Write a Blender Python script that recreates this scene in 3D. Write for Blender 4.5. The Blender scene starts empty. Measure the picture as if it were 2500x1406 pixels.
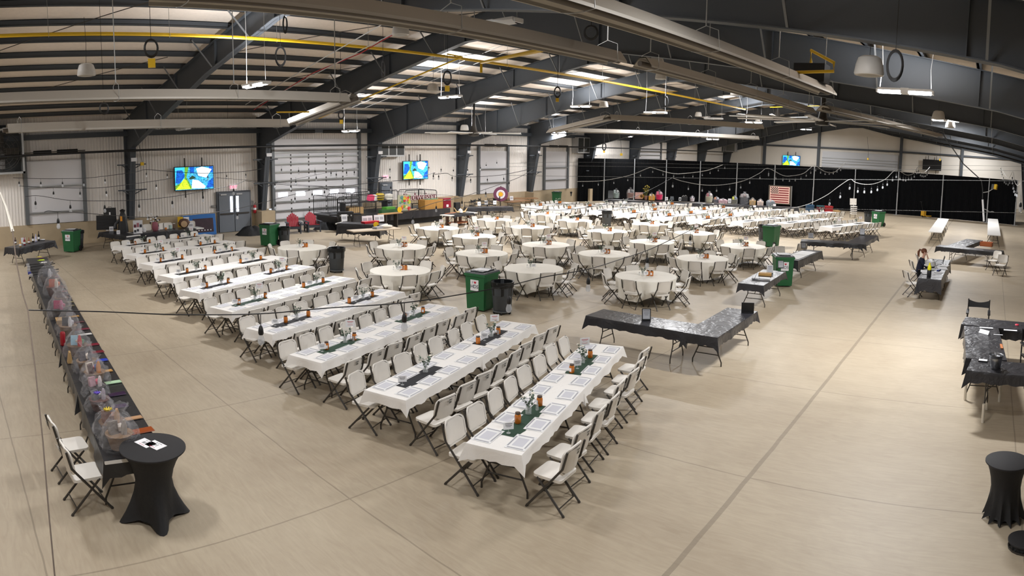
import bpy, math, random
from math import pi, sin, cos, atan2, hypot, radians as RAD
from mathutils import Matrix, Vector
random.seed(7)
SC = bpy.context.scene
COL = SC.collection

# ------------------------------------------------------------------ camera, world, exposure
FPX, PITCH, YAW, ROLL, VOFF, CAMZ = 1634.25, -0.0951, 0.7161, 0.0127, -0.1149, 4.5
cyw, syw, cp, sp = cos(YAW), sin(YAW), cos(PITCH), sin(PITCH)
FW = Vector((cyw*cp, syw*cp, sp)); R0 = Vector((syw, -cyw, 0)); U0 = R0.cross(FW)
RT = cos(ROLL)*R0 + sin(ROLL)*U0; UP = -sin(ROLL)*R0 + cos(ROLL)*U0
cam = bpy.data.cameras.new('camera'); camo = bpy.data.objects.new('camera', cam); COL.objects.link(camo)
cam.type = 'PANO'; cam.panorama_type = 'CENTRAL_CYLINDRICAL'     # the photograph is a phone panorama sweep
cam.central_cylindrical_range_u_min = -1250/FPX; cam.central_cylindrical_range_u_max = 1250/FPX
cam.central_cylindrical_range_v_min = -703/FPX+VOFF; cam.central_cylindrical_range_v_max = 703/FPX+VOFF
cam.central_cylindrical_radius = 1; cam.clip_end = 300
M = Matrix((RT, UP, -FW)).transposed().to_4x4(); M.translation = Vector((0, 0, CAMZ)); camo.matrix_world = M
SC.camera = camo
SC.view_settings.view_transform = 'Standard'; SC.view_settings.look = 'None'
SC.view_settings.gamma = 1; SC.view_settings.exposure = 0.38
SC.view_settings.use_curve_mapping = False
SC.cycles.max_bounces = 6; SC.cycles.diffuse_bounces = 3; SC.cycles.transparent_max_bounces = 12
SC.cycles.caustics_reflective = False; SC.cycles.caustics_refractive = False
SC.cycles.sample_clamp_indirect = 6
W = bpy.data.worlds.new('world'); SC.world = W; W.use_nodes = True
W.node_tree.nodes['Background'].inputs[0].default_value = (.75, .82, 1, 1)
W.node_tree.nodes['Background'].inputs[1].default_value = 1.0

def ray(px, py):
    a = (px-1250)/FPX; v = (703-py)/FPX+VOFF
    return RT*sin(a)+FW*cos(a)+UP*v
def at(px, py, z=0.0):                      # the point seen at a pixel, at height z
    d = ray(px, py); t = (z-CAMZ)/d.z
    return Vector((d.x*t, d.y*t, z))
def far(px, py, r):                         # the point seen at a pixel, r metres away (horizontally)
    d = ray(px, py); t = r/hypot(d.x, d.y)
    return Vector((d.x*t, d.y*t, CAMZ+d.z*t))
def onY(px, py, Y):
    d = ray(px, py); t = Y/d.y
    return Vector((d.x*t, Y, CAMZ+d.z*t))
def onX(px, py, X):
    d = ray(px, py); t = X/d.x
    return Vector((X, d.y*t, CAMZ+d.z*t))

# ------------------------------------------------------------------ materials
def lin(c):
    return tuple(((x/255)/12.92 if x/255 <= .04045 else ((x/255+.055)/1.055)**2.4) for x in c)+(1,)
MATS = {}
def mat(name, rgb, rough=.6, metal=0, noise=0, nscale=6, bump=0, bscale=30, spec=.5, alpha=1, emit=0, trans=0):
    if name in MATS: return MATS[name]
    m = bpy.data.materials.new(name); m.use_nodes = True; MATS[name] = m
    nt = m.node_tree; b = nt.nodes['Principled BSDF']; c = lin(rgb)
    b.inputs['Base Color'].default_value = c; b.inputs['Roughness'].default_value = rough
    b.inputs['Metallic'].default_value = metal; b.inputs['Specular IOR Level'].default_value = spec
    b.inputs['Alpha'].default_value = alpha
    m.diffuse_color = c
    if trans: b.inputs['Transmission Weight'].default_value = trans
    if emit:
        b.inputs['Emission Color'].default_value = c; b.inputs['Emission Strength'].default_value = emit
    if noise:
        tc = nt.nodes.new('ShaderNodeTexCoord'); n = nt.nodes.new('ShaderNodeTexNoise'); r = nt.nodes.new('ShaderNodeValToRGB')
        n.inputs['Scale'].default_value = nscale; n.inputs['Detail'].default_value = 6
        r.color_ramp.elements[0].position = .3; r.color_ramp.elements[1].position = .7
        r.color_ramp.elements[0].color = tuple(x*(1-noise) for x in c[:3])+(1,)
        r.color_ramp.elements[1].color = tuple(min(1, x*(1+noise)) for x in c[:3])+(1,)
        nt.links.new(tc.outputs['Object'], n.inputs['Vector']); nt.links.new(n.outputs['Fac'], r.inputs['Fac'])
        nt.links.new(r.outputs['Color'], b.inputs['Base Color'])
    if bump:
        tc = nt.nodes.new('ShaderNodeTexCoord'); n = nt.nodes.new('ShaderNodeTexNoise'); bp = nt.nodes.new('ShaderNodeBump')
        n.inputs['Scale'].default_value = bscale; n.inputs['Detail'].default_value = 3; n.inputs['Distortion'].default_value = 1.2
        bp.inputs['Strength'].default_value = bump; bp.inputs['Distance'].default_value = .05
        nt.links.new(tc.outputs['Object'], n.inputs['Vector']); nt.links.new(n.outputs['Fac'], bp.inputs['Height'])
        nt.links.new(bp.outputs['Normal'], b.inputs['Normal'])
    return m

# ------------------------------------------------------------------ mesh builder
class MB:
    def __init__(s): s.v = []; s.f = []; s.mi = []; s.cur = 0
    def add(s, vs, fs, T=None):
        o = len(s.v)
        if T is not None: vs = [tuple(T @ Vector(p)) for p in vs]
        s.v += [tuple(p) for p in vs]; s.f += [tuple(i+o for i in f) for f in fs]; s.mi += [s.cur]*len(fs)
        return s
    def box(s, x0, x1, y0, y1, z0, z1, T=None, top=None):
        a, b = (top or (1, 1)); cx, cy = (x0+x1)/2, (y0+y1)/2
        q = lambda x, y, k: ((cx+(x-cx)*(a if k else 1)), (cy+(y-cy)*(b if k else 1)), z1 if k else z0)
        vs = [q(x, y, k) for k in (0, 1) for x, y in ((x0, y0), (x1, y0), (x1, y1), (x0, y1))]
        return s.add(vs, [(3, 2, 1, 0), (4, 5, 6, 7), (0, 1, 5, 4), (1, 2, 6, 5), (2, 3, 7, 6), (3, 0, 4, 7)], T)
    def cbox(s, c, d, T=None):
        return s.box(c[0]-d[0]/2, c[0]+d[0]/2, c[1]-d[1]/2, c[1]+d[1]/2, c[2]-d[2]/2, c[2]+d[2]/2, T)
    def tube(s, pts, r, n=6, cap=True, T=None, closed=False):
        pts = [Vector(p) for p in pts]; k = len(pts); vs = []; fs = []
        rr = r if isinstance(r, (list, tuple)) else [r]*k
        up = None
        for i, p in enumerate(pts):
            if closed: d = pts[(i+1) % k]-pts[i-1]
            else: d = pts[min(i+1, k-1)]-pts[max(i-1, 0)]
            d.normalize()
            if up is None:
                up = Vector((0, 0, 1)) if abs(d.z) < .9 else Vector((1, 0, 0))
            a = d.cross(up).normalized(); b = a.cross(d).normalized(); up = b
            for j in range(n):
                t = 2*pi*(j+.5)/n; vs.append(p+rr[i]*(cos(t)*a+sin(t)*b))
        for i in range(k-1 if not closed else k):
            for j in range(n):
                j2 = (j+1) % n; i2 = (i+1) % k
                fs.append((i*n+j, i*n+j2, i2*n+j2, i2*n+j))
        if cap and not closed: fs += [tuple(range(n))[::-1], tuple((k-1)*n+j for j in range(n))]
        return s.add(vs, fs, T)
    def lathe(s, prof, n=16, T=None, cap=True, sx=1, sy=1):
        vs = []; fs = []; k = len(prof)
        for r, z in prof:
            for j in range(n): vs.append((sx*r*cos(2*pi*j/n), sy*r*sin(2*pi*j/n), z))
        for i in range(k-1):
            for j in range(n): fs.append((i*n+j, i*n+(j+1) % n, (i+1)*n+(j+1) % n, (i+1)*n+j))
        if cap:
            if prof[0][0] > 1e-6: fs.append(tuple(range(n))[::-1])
            if prof[-1][0] > 1e-6: fs.append(tuple((k-1)*n+j for j in range(n)))
        return s.add(vs, fs, T)
    def prism(s, pts, h0, h1, T=None):        # outline in xy, extruded in z
        n = len(pts); vs = [(x, y, h0) for x, y in pts]+[(x, y, h1) for x, y in pts]
        fs = [tuple(range(n))[::-1], tuple(range(n, 2*n))]+[(i, (i+1) % n, n+(i+1) % n, n+i) for i in range(n)]
        return s.add(vs, fs, T)
    def grid(s, fn, nu, nv, T=None, both=0):
        vs = [fn(i/nu, j/nv) for j in range(nv+1) for i in range(nu+1)]
        fs = [(j*(nu+1)+i, j*(nu+1)+i+1, (j+1)*(nu+1)+i+1, (j+1)*(nu+1)+i) for j in range(nv) for i in range(nu)]
        return s.add(vs, fs, T)
    def mesh(s, name, mats, smooth=True):
        me = bpy.data.meshes.new(name); me.from_pydata(s.v, [], s.f)
        for m in (mats if isinstance(mats, (list, tuple)) else [mats]): me.materials.append(m)
        me.polygons.foreach_set('material_index', s.mi)
        if smooth:
            me.polygons.foreach_set('use_smooth', [True]*len(me.polygons)); me.set_sharp_from_angle(angle=.7)
        me.update(); return me
TR = lambda x, y, z: Matrix.Translation((x, y, z))
def TRZ(loc, rz=0, rx=0, ry=0):
    return Matrix.Translation(loc) @ Matrix.Rotation(rz, 4, 'Z') @ Matrix.Rotation(ry, 4, 'Y') @ Matrix.Rotation(rx, 4, 'X')

def obj(name, me, parent=None, loc=None, rz=0):
    o = bpy.data.objects.new(name, me); COL.objects.link(o)
    if parent: o.parent = parent
    if loc is not None: o.location = loc
    if rz: o.rotation_euler = (0, 0, rz)
    return o
def tag(o, label, cat, group=None, kind=None):
    o['label'] = label; o['category'] = cat
    if group: o['group'] = group
    if kind: o['kind'] = kind
    return o
def struct(name, mb, m, label=None, smooth=True):
    o = obj(name, mb.mesh(name, m, smooth)); o['kind'] = 'structure'
    if label: o['label'] = label
    return o
class Spec:                                   # a thing: its parts and sub-parts share mesh data between copies
    def __init__(s, name, cat, root=None): s.name = name; s.cat = cat; s.root = root; s.parts = []
    def part(s, name, mb, m, label=None, subs=(), smooth=True):
        s.parts.append((name, mb.mesh(name, m, smooth) if isinstance(mb, MB) else mb, label, [(a, b.mesh(a, c), d) for a, b, c, d in subs])); return s
    def place(s, loc, rz=0, label='', group=None, rot=None, scale=None, simple=False):
        o = bpy.data.objects.new(s.name, s.root); COL.objects.link(o); o.location = loc; o.rotation_euler = rot or (0, 0, rz)
        if scale: o.scale = scale if isinstance(scale, (tuple, list)) else (scale,)*3
        tag(o, label, s.cat, group)
        for n, me, l, subs in s.parts:
            c = bpy.data.objects.new(n, me); COL.objects.link(c); c.parent = o
            if l: c['label'] = l
            for sn, sm, sl in subs:
                g = bpy.data.objects.new(sn, sm); COL.objects.link(g); g.parent = c
                if sl: g['label'] = sl
        return o
def thing(name, mb, m, label, cat, loc=None, rz=0, group=None, smooth=True, kind=None):
    return tag(obj(name, mb.mesh(name, m, smooth), None, loc, rz), label, cat, group, kind)
def root(name, label, cat, loc=(0, 0, 0), rz=0, group=None):
    return tag(obj(name, None, None, loc, rz), label, cat, group)
def sub(name, mb, m, parent, label=None, smooth=True):
    o = obj(name, mb.mesh(name, m, smooth), parent)
    if label: o['label'] = label
    return o
def text(name, body, size, m, parent, Mx, ext=.002):
    cu = bpy.data.curves.new(name, 'FONT'); cu.body = body; cu.size = size; cu.extrude = ext
    cu.align_x = 'CENTER'; cu.align_y = 'CENTER'; cu.materials.append(m)
    t = bpy.data.objects.new(name, cu); COL.objects.link(t); bpy.context.view_layer.update()
    me = bpy.data.meshes.new_from_object(t); me.name = name; bpy.data.objects.remove(t)
    if not me.materials: me.materials.append(m)
    o = bpy.data.objects.new(name, me); COL.objects.link(o); o.parent = parent; o.matrix_local = Mx
    return o
ORD = ['first', 'second', 'third', 'fourth', 'fifth', 'sixth', 'seventh', 'eighth', 'ninth', 'tenth', 'eleventh', 'twelfth']

white = mat('white_plastic', (232, 230, 226), .45)
chairwhite = mat('chair_plastic', (228, 223, 215), .5)
darksteel = mat('dark_steel', (62, 58, 53), .45, .2)
black = mat('black', (16, 16, 17), .5)
paper = mat('paper', (238, 238, 240), .8)
ink = mat('ink', (90, 90, 96), .8)
clothw = mat('white_cloth', (236, 233, 229), .75, bump=.15, bscale=5)
clothr = mat('ivory_cloth', (240, 236, 226), .8, bump=.1, bscale=5)
blackfilm = mat('black_plastic_sheet', (44, 44, 48), .33, bump=.35, bscale=5)
frame_m = mat('frame_steel', (72, 77, 83), .55)
wallw = mat('wall_white', (222, 215, 207), .6)
conc = mat('concrete_wall', (178, 160, 132), .85, noise=.1, nscale=1.2)
galv = mat('galvanised', (176, 176, 174), .4, .7)
pipew = mat('pale_pipe', (190, 190, 190), .4, .3)
yellow = mat('gas_yellow', (226, 184, 28), .45)
red = mat('red', (170, 26, 34), .5)
glass = mat('clear_glass', (235, 240, 240), .05, alpha=.28, spec=.8)
film = mat('cellophane', (205, 205, 210), .08, alpha=.17, spec=1.0, bump=1.0, bscale=16)
amber = mat('amber', (196, 112, 34), .15, spec=.7)
greenbin = mat('green_bin', (32, 98, 56), .45)
greybin = mat('grey_bin', (62, 66, 70), .5)
glow = mat('diffuser', (255, 255, 255), .5, emit=14)
YL, YR, XE, XN = 33.2, -4.2, 78.0, -5.0        # left wall, right wall, end wall, near wall
YRG, ZRG, ZEV = 15.6, 9.25, 6.25               # ridge and eaves (underside of purlins)
def roofz(y): return ZRG-(ZRG-ZEV)*((y-YRG)/(YL-YRG) if y > YRG else (YRG-y)/(YRG-YR))
# ------------------------------------------------------------------ lamps: the linear high-bay fixtures
LAMPS = []
def lamp_spec(lit):
    s = Spec('high_bay_light', 'ceiling light')
    h = MB().box(-.62, .62, -.17, .17, .02, .07).box(-.66, -.62, -.13, .13, -.03, .05).box(.62, .66, -.13, .13, -.03, .05).box(-.09, .09, -.17, .17, -.04, .08)
    s.part('housing', h, mat('lamp_white', (225, 225, 225), .4), smooth=False)
    for sx in (-1, 1):
        d = MB().grid(lambda u, v, sx=sx: (sx*(.1+.5*u), -.15+.3*v, .02-.07*sin(pi*v)), 2, 8)
        s.part('diffuser', d, glow if lit else mat('diffuser_off', (205, 205, 205), .4))
    return s
LIT, UNLIT = lamp_spec(True), lamp_spec(False)
LPW = 330
def lamp(p, rz, label, lit=True, power=None, show=True):
    if show:
        o = (LIT if lit else UNLIT).place(p, rz, label, 'high bay lights hung under the roof')
        for sx in (-1, 1):
            hh = [max(.25, roofz(p[1]+sx*.6)+.02-p[2]) for _ in (0,)][0]
            sub('hanging_cable', MB().tube([(sx*.6, 0, .05), (sx*.56, 0, hh*.5), (sx*.6, 0, hh)], .006 if sx < 0 else .011, 5), pipew, o)
    if lit:
        l = bpy.data.lights.new('high_bay_lamp', 'AREA'); l.shape = 'RECTANGLE'; l.size = 1.15; l.size_y = .3; l.energy = power or LPW
        l.color = (.98, .985, 1)
        o = bpy.data.objects.new('high_bay_lamp', l); COL.objects.link(o); o.location = (p[0], p[1], p[2]-.07); o.rotation_euler = (0, 0, rz)
        l2 = l.copy(); l2.energy = l.energy*.55*min(1, max(.1, (roofz(p[1])-p[2])/1.8)**2); o2 = bpy.data.objects.new('ceiling_fill_light', l2); COL.objects.link(o2); o2.location = (p[0], p[1], p[2]+.1); o2.rotation_euler = (pi, 0, rz)  # added upward fill that brightens the roof lining, weaker close to it
LP = [(2210, 225, 15.5, 1, 'large lit high bay light hanging nearest in the upper right of the hall'),
 (2309, 294, 30.7, 1, 'lit high bay light second from the front along the right side'),
 (2349, 321, 45, 1, 'lit high bay light third from the front along the right side'),
 (2365, 332, 58, 1, 'lit high bay light fourth from the front along the right side'),
 (2378, 345, 74, 1, 'farthest lit high bay light along the right side'),
 (1900, 233, 40, 1, 'lit high bay light hanging right of the long bright heater'),
 (2008, 260, 50, 1, 'lit high bay light behind the ceiling fan hub'),
 (1968, 316, 74, 1, 'small lit high bay light in front of the end wall'),
 (1840, 299, 50, 1, 'lit high bay light left of the ceiling fan'),
 (1661, 179, 34, 1, 'lit high bay light under the bright heater near the roof middle'),
 (1418, 260, 38, 1, 'lit high bay light below the yellow gas pipe in the roof middle'),
 (1365, 328, 50, 1, 'small lit high bay light above the white wall between two columns'),
 (1528, 333, 58, 1, 'small lit high bay light above the left end of the black drape'),
 (1740, 340, 66, 1, 'small lit high bay light above the middle of the black drape'),
 (625, 208, 19.5, 1, 'lit high bay light in front of the second roof beam, upper left'),
 (1099, 237, 30, 1, 'lit high bay light beside the third roof beam'),
 (856, 320, 35, 1, 'lit high bay light in front of the big overhead door'),
 (1168, 325, 41, 1, 'lit high bay light under the left ceiling fan'),
 (1600, 276, 36, 0, 'unlit thin white high bay light between the fourth and fifth roof beams'),
 (447, 316, 32, 0, 'unlit high bay light above the large television on the left wall'),
 (1208, 60, 14, 0, 'unlit white high bay light near the top beam'),
 (1742, 290, 45, 0, 'unlit small high bay light among the far roof beams')]
PW = {2210: 1.5, 2309: 1.5, 1900: 2.0, 1661: 2.6, 1418: 1.5, 1365: .7, 856: .55, 1168: .6, 625: .75, 1099: 1.0, 1528: .9}
for px, py, r, lit, lab in LP:
    p = far(px, py, r)
    lamp((p.x, p.y, p.z), pi/2, lab, bool(lit), power=LPW*PW.get(px, 1.4))
for x, y, z, q in [(.6, 8.6, 6.6, .36), (.4, 16.5, 7.9, .34), (.4, 23.5, 6.6, .6), (.4, 30, 5.2, .5), (.2, 2.2, 6.3, .5), (6.3, 9.4, 7.7, .45), (7.2, 2.2, 6.45, .33)]:   # unseen lamps continuing the grid; the last two are added fill
    lamp((x, y, z), pi/2, '', True, show=False, power=LPW*q)

# ------------------------------------------------------------------ building shell
fm = bpy.data.materials.new('floor_concrete'); fm.use_nodes = True; nt = fm.node_tree; bs = nt.nodes['Principled BSDF']
def N(t): return nt.nodes.new(t)
def math_(op, a, b=None, c=None):
    n = N('ShaderNodeMath'); n.operation = op
    for k, v in enumerate((a, b, c)):
        if v is None: continue
        if isinstance(v, (int, float)): n.inputs[k].default_value = v
        else: nt.links.new(v, n.inputs[k])
    return n.outputs[0]
tc = N('ShaderNodeTexCoord'); sep = N('ShaderNodeSeparateXYZ'); nt.links.new(tc.outputs['Object'], sep.inputs[0])
wob = N('ShaderNodeTexNoise'); wob.inputs['Scale'].default_value = 1.5; nt.links.new(tc.outputs['Object'], wob.inputs['Vector'])
wx = math_('MULTIPLY', math_('SUBTRACT', wob.outputs['Fac'], .5), .03)
def joint(coord, off, sp_, w):
    t = math_('ADD', math_('DIVIDE', math_('SUBTRACT', math_('ADD', coord, wx), off), sp_), 100.5)
    return math_('LESS_THAN', math_('MULTIPLY', math_('ABSOLUTE', math_('SUBTRACT', math_('FRACT', t), .5)), sp_), w)
j1 = joint(sep.outputs['Y'], 3.03, 3.72, .011); j2 = joint(sep.outputs['X'], 4.68, 3.8, .011)
heavy = math_('LESS_THAN', math_('ABSOLUTE', math_('SUBTRACT', math_('ADD', sep.outputs['Y'], wx), 3.03)), .035)
J = math_('MAXIMUM', math_('MAXIMUM', j1, j2), heavy)
n1 = N('ShaderNodeTexNoise'); n1.inputs['Scale'].default_value = .45; n1.inputs['Detail'].default_value = 8; n1.inputs['Roughness'].default_value = .62; n1.inputs['Distortion'].default_value = .6
n2 = N('ShaderNodeTexNoise'); n2.inputs['Scale'].default_value = 3; n2.inputs['Detail'].default_value = 8; n2.inputs['Distortion'].default_value = 2
mp = N('ShaderNodeMapping'); mp.inputs['Scale'].default_value = (3.2, .5, 1)
nt.links.new(tc.outputs['Object'], n1.inputs['Vector']); nt.links.new(tc.outputs['Object'], mp.inputs[0]); nt.links.new(mp.outputs[0], n2.inputs['Vector'])
rp = N('ShaderNodeValToRGB'); e = rp.color_ramp.elements
e[0].position = .3; e[0].color = lin((158, 143, 122)); e[1].position = .72; e[1].color = lin((184, 171, 149))
mixf = math_('ADD', math_('MULTIPLY', n1.outputs['Fac'], .62), math_('MULTIPLY', n2.outputs['Fac'], .38)); nt.links.new(mixf, rp.inputs['Fac'])
mx = N('ShaderNodeMix'); mx.data_type = 'RGBA'; nt.links.new(math_('MULTIPLY', J, .42), mx.inputs[0]); nt.links.new(rp.outputs['Color'], mx.inputs[6]); mx.inputs[7].default_value = lin((92, 82, 68))
nt.links.new(mx.outputs[2], bs.inputs['Base Color']); bs.inputs['Roughness'].default_value = .5; bs.inputs['Specular IOR Level'].default_value = .35
struct('floor', MB().box(XN-.2, XE+.2, YR-.2, YL+.2, -.2, 0), fm, 'beige concrete slab floor with sawn joints', False)

def ribs(x0, x1, z0, z1, Y, n, d=.022):        # corrugated sheet along x, facing -y
    m = MB(); pts = []; p = .155; k = int((x1-x0)/p)
    for i in range(k):
        a = x0+i*p; pts += [(a, 0), (a+.085, 0), (a+.1, d), (a+.135, d), (a+.15, 0)]
    pts.append((x1, 0))
    vs = [(x, Y-d2, z) for z in (z0, z1) for x, d2 in pts]; q = len(pts)
    return m.add(vs, [(i, q+i, q+i+1, i+1) for i in range(q-1)])
ribm = mat('wall_sheet', (234, 228, 221), .5)
wl = ribs(XN, XE, 1.12, 6.5, YL, 1); wl.box(XN, XE, YL+.02, YL+.2, 1.1, 6.5); wl.cur = 1

_op = sorted([(onY(a, 450, YL).x-.1, onY(b, 450, YL).x+.1) for a, b in ((531, 607), (657, 880), (926, 952), (1545, 1611))]); _x = XN
for a, b in _op: wl.box(_x, a, YL-.1, YL+.2, 0, 1.12); _x = b
wl.box(_x, XE, YL-.1, YL+.2, 0, 1.12)
struct('wall_left', wl, [ribm, conc], 'white ribbed metal wall above a tan concrete knee wall', False)
m = MB(); m.prism([(YR, 0), (YL, 0), (YL, ZEV+.3), (YRG, ZRG+.3), (YR, ZEV+.3)], XE, XE+.2, Matrix(((0, 0, 1, 0), (1, 0, 0, 0), (0, 1, 0, 0), (0, 0, 0, 1))))
struct('wall_back', m, mat('wall_end', (228, 222, 212), .6, noise=.03, nscale=.6), 'pale end wall behind the black drape', False)
m = MB().box(XN, XE, YR-.2, YR, 0, ZEV+.3); struct('wall_right', m, mat('wall_dark', (70, 70, 72), .6), 'dark right side wall', False)
m = MB(); m.prism([(YR, 0), (YL, 0), (YL, ZEV+.3), (YRG, ZRG+.3), (YR, ZEV+.3)], XN-.2, XN, Matrix(((0, 0, 1, 0), (1, 0, 0, 0), (0, 1, 0, 0), (0, 0, 0, 1))))
struct('wall_front', m, wallw, None, False)
insul = mat('roof_insulation', (232, 220, 208), .7, noise=.03, nscale=8, bump=.2, bscale=9)
insul_r = insul
rf = MB()
for ya, yb in ((YR, YRG), (YRG, YL)):
    za, zb = roofz(ya)+.2, roofz(yb)+.2
    rf.add([(XN, ya, za), (XE, ya, za), (XE, yb, zb), (XN, yb, zb), (XN, ya, za+.1), (XE, ya, za+.1), (XE, yb, zb+.1), (XN, yb, zb+.1)],
           [(0, 3, 2, 1), (4, 5, 6, 7), (0, 1, 5, 4), (2, 3, 7, 6), (1, 2, 6, 5), (0, 4, 7, 3)])
struct('ceiling', rf, insul, 'white insulated roof lining between dark purlins', False)
# purlins
k = 0
for y in [YRG+.35+1.47*i for i in range(12)]+[YRG-.35-1.47*i for i in range(14)]:
    if y < YR+.1 or y > YL-.1: continue
    z = roofz(y); s_ = .17 if y > YRG else -.15
    p = MB().box(XN, XE, y-.03, y+.03, z, z+.2).box(XN, XE, y-.09, y+.03, z, z+.018).box(XN, XE, y-.03, y+.09, z+.182, z+.2)
    o = struct('purlin_beam', p, frame_m, None, False)
# frames
FX = [1.0]+[1.97+7.6*i for i in range(1, 11)]
def loft(m, A, B):                             # two matching outlines
    n = len(A); m.add(list(A)+list(B), [tuple(range(n))[::-1], tuple(range(n, 2*n))]+[(i, (i+1) % n, n+(i+1) % n, n+i) for i in range(n)])
FLY = [(YL-1.15, 4.75), (22.4, 7.2), (17.2, 8.2), (YRG, 8.25), (12, 7.5), (6, 6.7), (0, 5.95), (YR+1.0, 5.3)]   # lower flange line
def flz(y):
    for (a, za), (b, zb) in zip(FLY, FLY[1:]):
        if b <= y <= a: return za+(zb-za)*(a-y)/(a-b)
    return 5
for i, x in enumerate(FX):
    m = MB(); t = .012; ys = [p[0] for p in FLY]
    web = []
    for (a, za), (b, zb) in zip(FLY, FLY[1:]):
        loft(m, [(x-t, a, za), (x-t, b, zb), (x-t, b, roofz(b)), (x-t, a, roofz(a))], [(x+t, a, za), (x+t, b, zb), (x+t, b, roofz(b)), (x+t, a, roofz(a))])
        w = .13
        for z0, z1, q in ((za, zb, 0), (roofz(a)-.02, roofz(b)-.02, 0)):
            loft(m, [(x-w, a, z0), (x-w, b, z1), (x-w, b, z1+.022), (x-w, a, z0+.022)], [(x+w, a, z0), (x+w, b, z1), (x+w, b, z1+.022), (x+w, a, z0+.022)])
    for y in (29.5, 25.5, 21.5, 17.2, 11.5, 6, 0.5):   # web stiffeners
        m.box(x-.1, x+.1, y-.01, y+.01, flz(y), roofz(y))
    # columns, tapered, left and right
    for yw, sg, yk, zk in ((YL, -1, YL-1.15, 4.75), (YR, 1, YR+1.0, 5.3)):
        yb = yw+sg*.42; z0 = 1.05 if sg < 0 else 0
        y1 = yw+sg*.05
        zt = roofz(yw)-.02
        loft(m, [(x-t, yb, z0), (x-t, yk, zk), (x-t, yk, roofz(yk)), (x-t, y1, zt), (x-t, y1, z0)], [(x+t, yb, z0), (x+t, yk, zk), (x+t, yk, roofz(yk)), (x+t, y1, zt), (x+t, y1, z0)])
        for (ya_, z0_, yb_, z1_) in ((yb, z0, yk, zk), (y1, z0, y1, zt)):
            loft(m, [(x-.15, ya_, z0_), (x-.15, yb_, z1_), (x-.15, yb_-sg*.025, z1_), (x-.15, ya_-sg*.025, z0_)], [(x+.15, ya_, z0_), (x+.15, yb_, z1_), (x+.15, yb_-sg*.025, z1_), (x+.15, ya_-sg*.025, z0_)])
    o = struct('roof_beam', m, frame_m, None, False)
    o['label'] = 'dark steel frame, column and deep rafter, %s from the near end' % ORD[i]
    # flange braces: light grey angles from lower flange up to the purlins
    br = MB()
    for y in (30.6, 27.6, 24.7, 21.7, 18.8, 14.9, 12, 9, 6.1, 3.1, .2):
        for sx in (-1, 1):
            br.tube([(x+sx*.1, y, flz(y)+.02), (x+sx*.85, y, roofz(y)+.05)], .028, 4)
    ob = obj('flange_brace', br.mesh('flange_brace', mat('brace_grey', (120, 122, 124), .5, .3)), o); ob.parent = o
    # concrete pier below the left column
    if i < 8:
        p = MB().box(x-.42, x+.42, YL-.95, YL-.1, 0, 1.08); struct('trim_%d' % (i+1), p, conc, 'tan concrete pier under a wall column', False)
# eave strut and wall girts along the left wall
struct('trim_20', MB().box(XN, XE, YL-.32, YL-.06, 5.35, 5.6).box(XN, XE, YL-.2, YL-.05, 5.95, 6.15), frame_m, 'dark eave strut along the left wall', False)
struct('trim_21', MB().box(XE-.2, XE-.02, YR, YL, 5.6, 5.8), frame_m, None, False)
# end wall columns and door
for k, (px) in enumerate((1868, 2000, 2201, 2351)):
    y = onX(px, 360, XE).y
    struct('trim_%d' % (22+k), MB().box(XE-.3, XE-.01, y-.16, y+.16, 0, roofz(y)), frame_m, 'dark steel column on the end wall', False)
y0, y1 = onX(2201, 360, XE).y+.3, onX(2003, 360, XE).y-.3
m = MB().box(XE-.08, XE-.01, y0, y1, 0, 5.3); dz = obj('door_9', m.mesh('door_9', mat('door_panel', (206, 208, 212), .4), False)); dz['kind'] = 'structure'; dz['label'] = 'wide pale overhead door in the end wall'
for z in (3.45, 3.9, 4.2, 4.5):
    sub('door_rail', MB().box(XE-.16, XE-.08, y0, y1, z, z+.05), galv, dz)
# small cross arms on columns
for i, x in enumerate(FX[:9]):
    for z in (2.62, 3.9):
        a = MB().tube([(x-.75, YL-.75, z), (x+.75, YL-.75, z)], .045, 4).tube([(x-.55, YL-.75, z), (x, YL-.55, z-.3)], .03, 4).tube([(x+.55, YL-.75, z), (x, YL-.55, z-.3)], .03, 4).box(x-.05, x+.05, YL-.78, YL-.45, z-.04, z+.04)
        thing('pipe_bracket', a, frame_m, 'dark %s cross arm bracket on the %s wall column from the near end' % ('lower' if z < 3 else 'upper', ORD[i]), 'bracket', group='cross arm brackets on the wall columns')
# black sprinkler pipe near the left wall
pp = [onY(px, py, 32.35) for px, py in ((0, 375.5), (217, 368.6), (640, 364), (1081, 359.4), (1404, 356.8))]
zz = sum(p.z for p in pp)/len(pp)
thing('sprinkler_pipe', MB().tube([(XN+.5, 31.85, zz), (XE-.3, 31.85, zz)], .06, 8), black, 'long black pipe running along the left wall below the eave', 'pipe')

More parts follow.
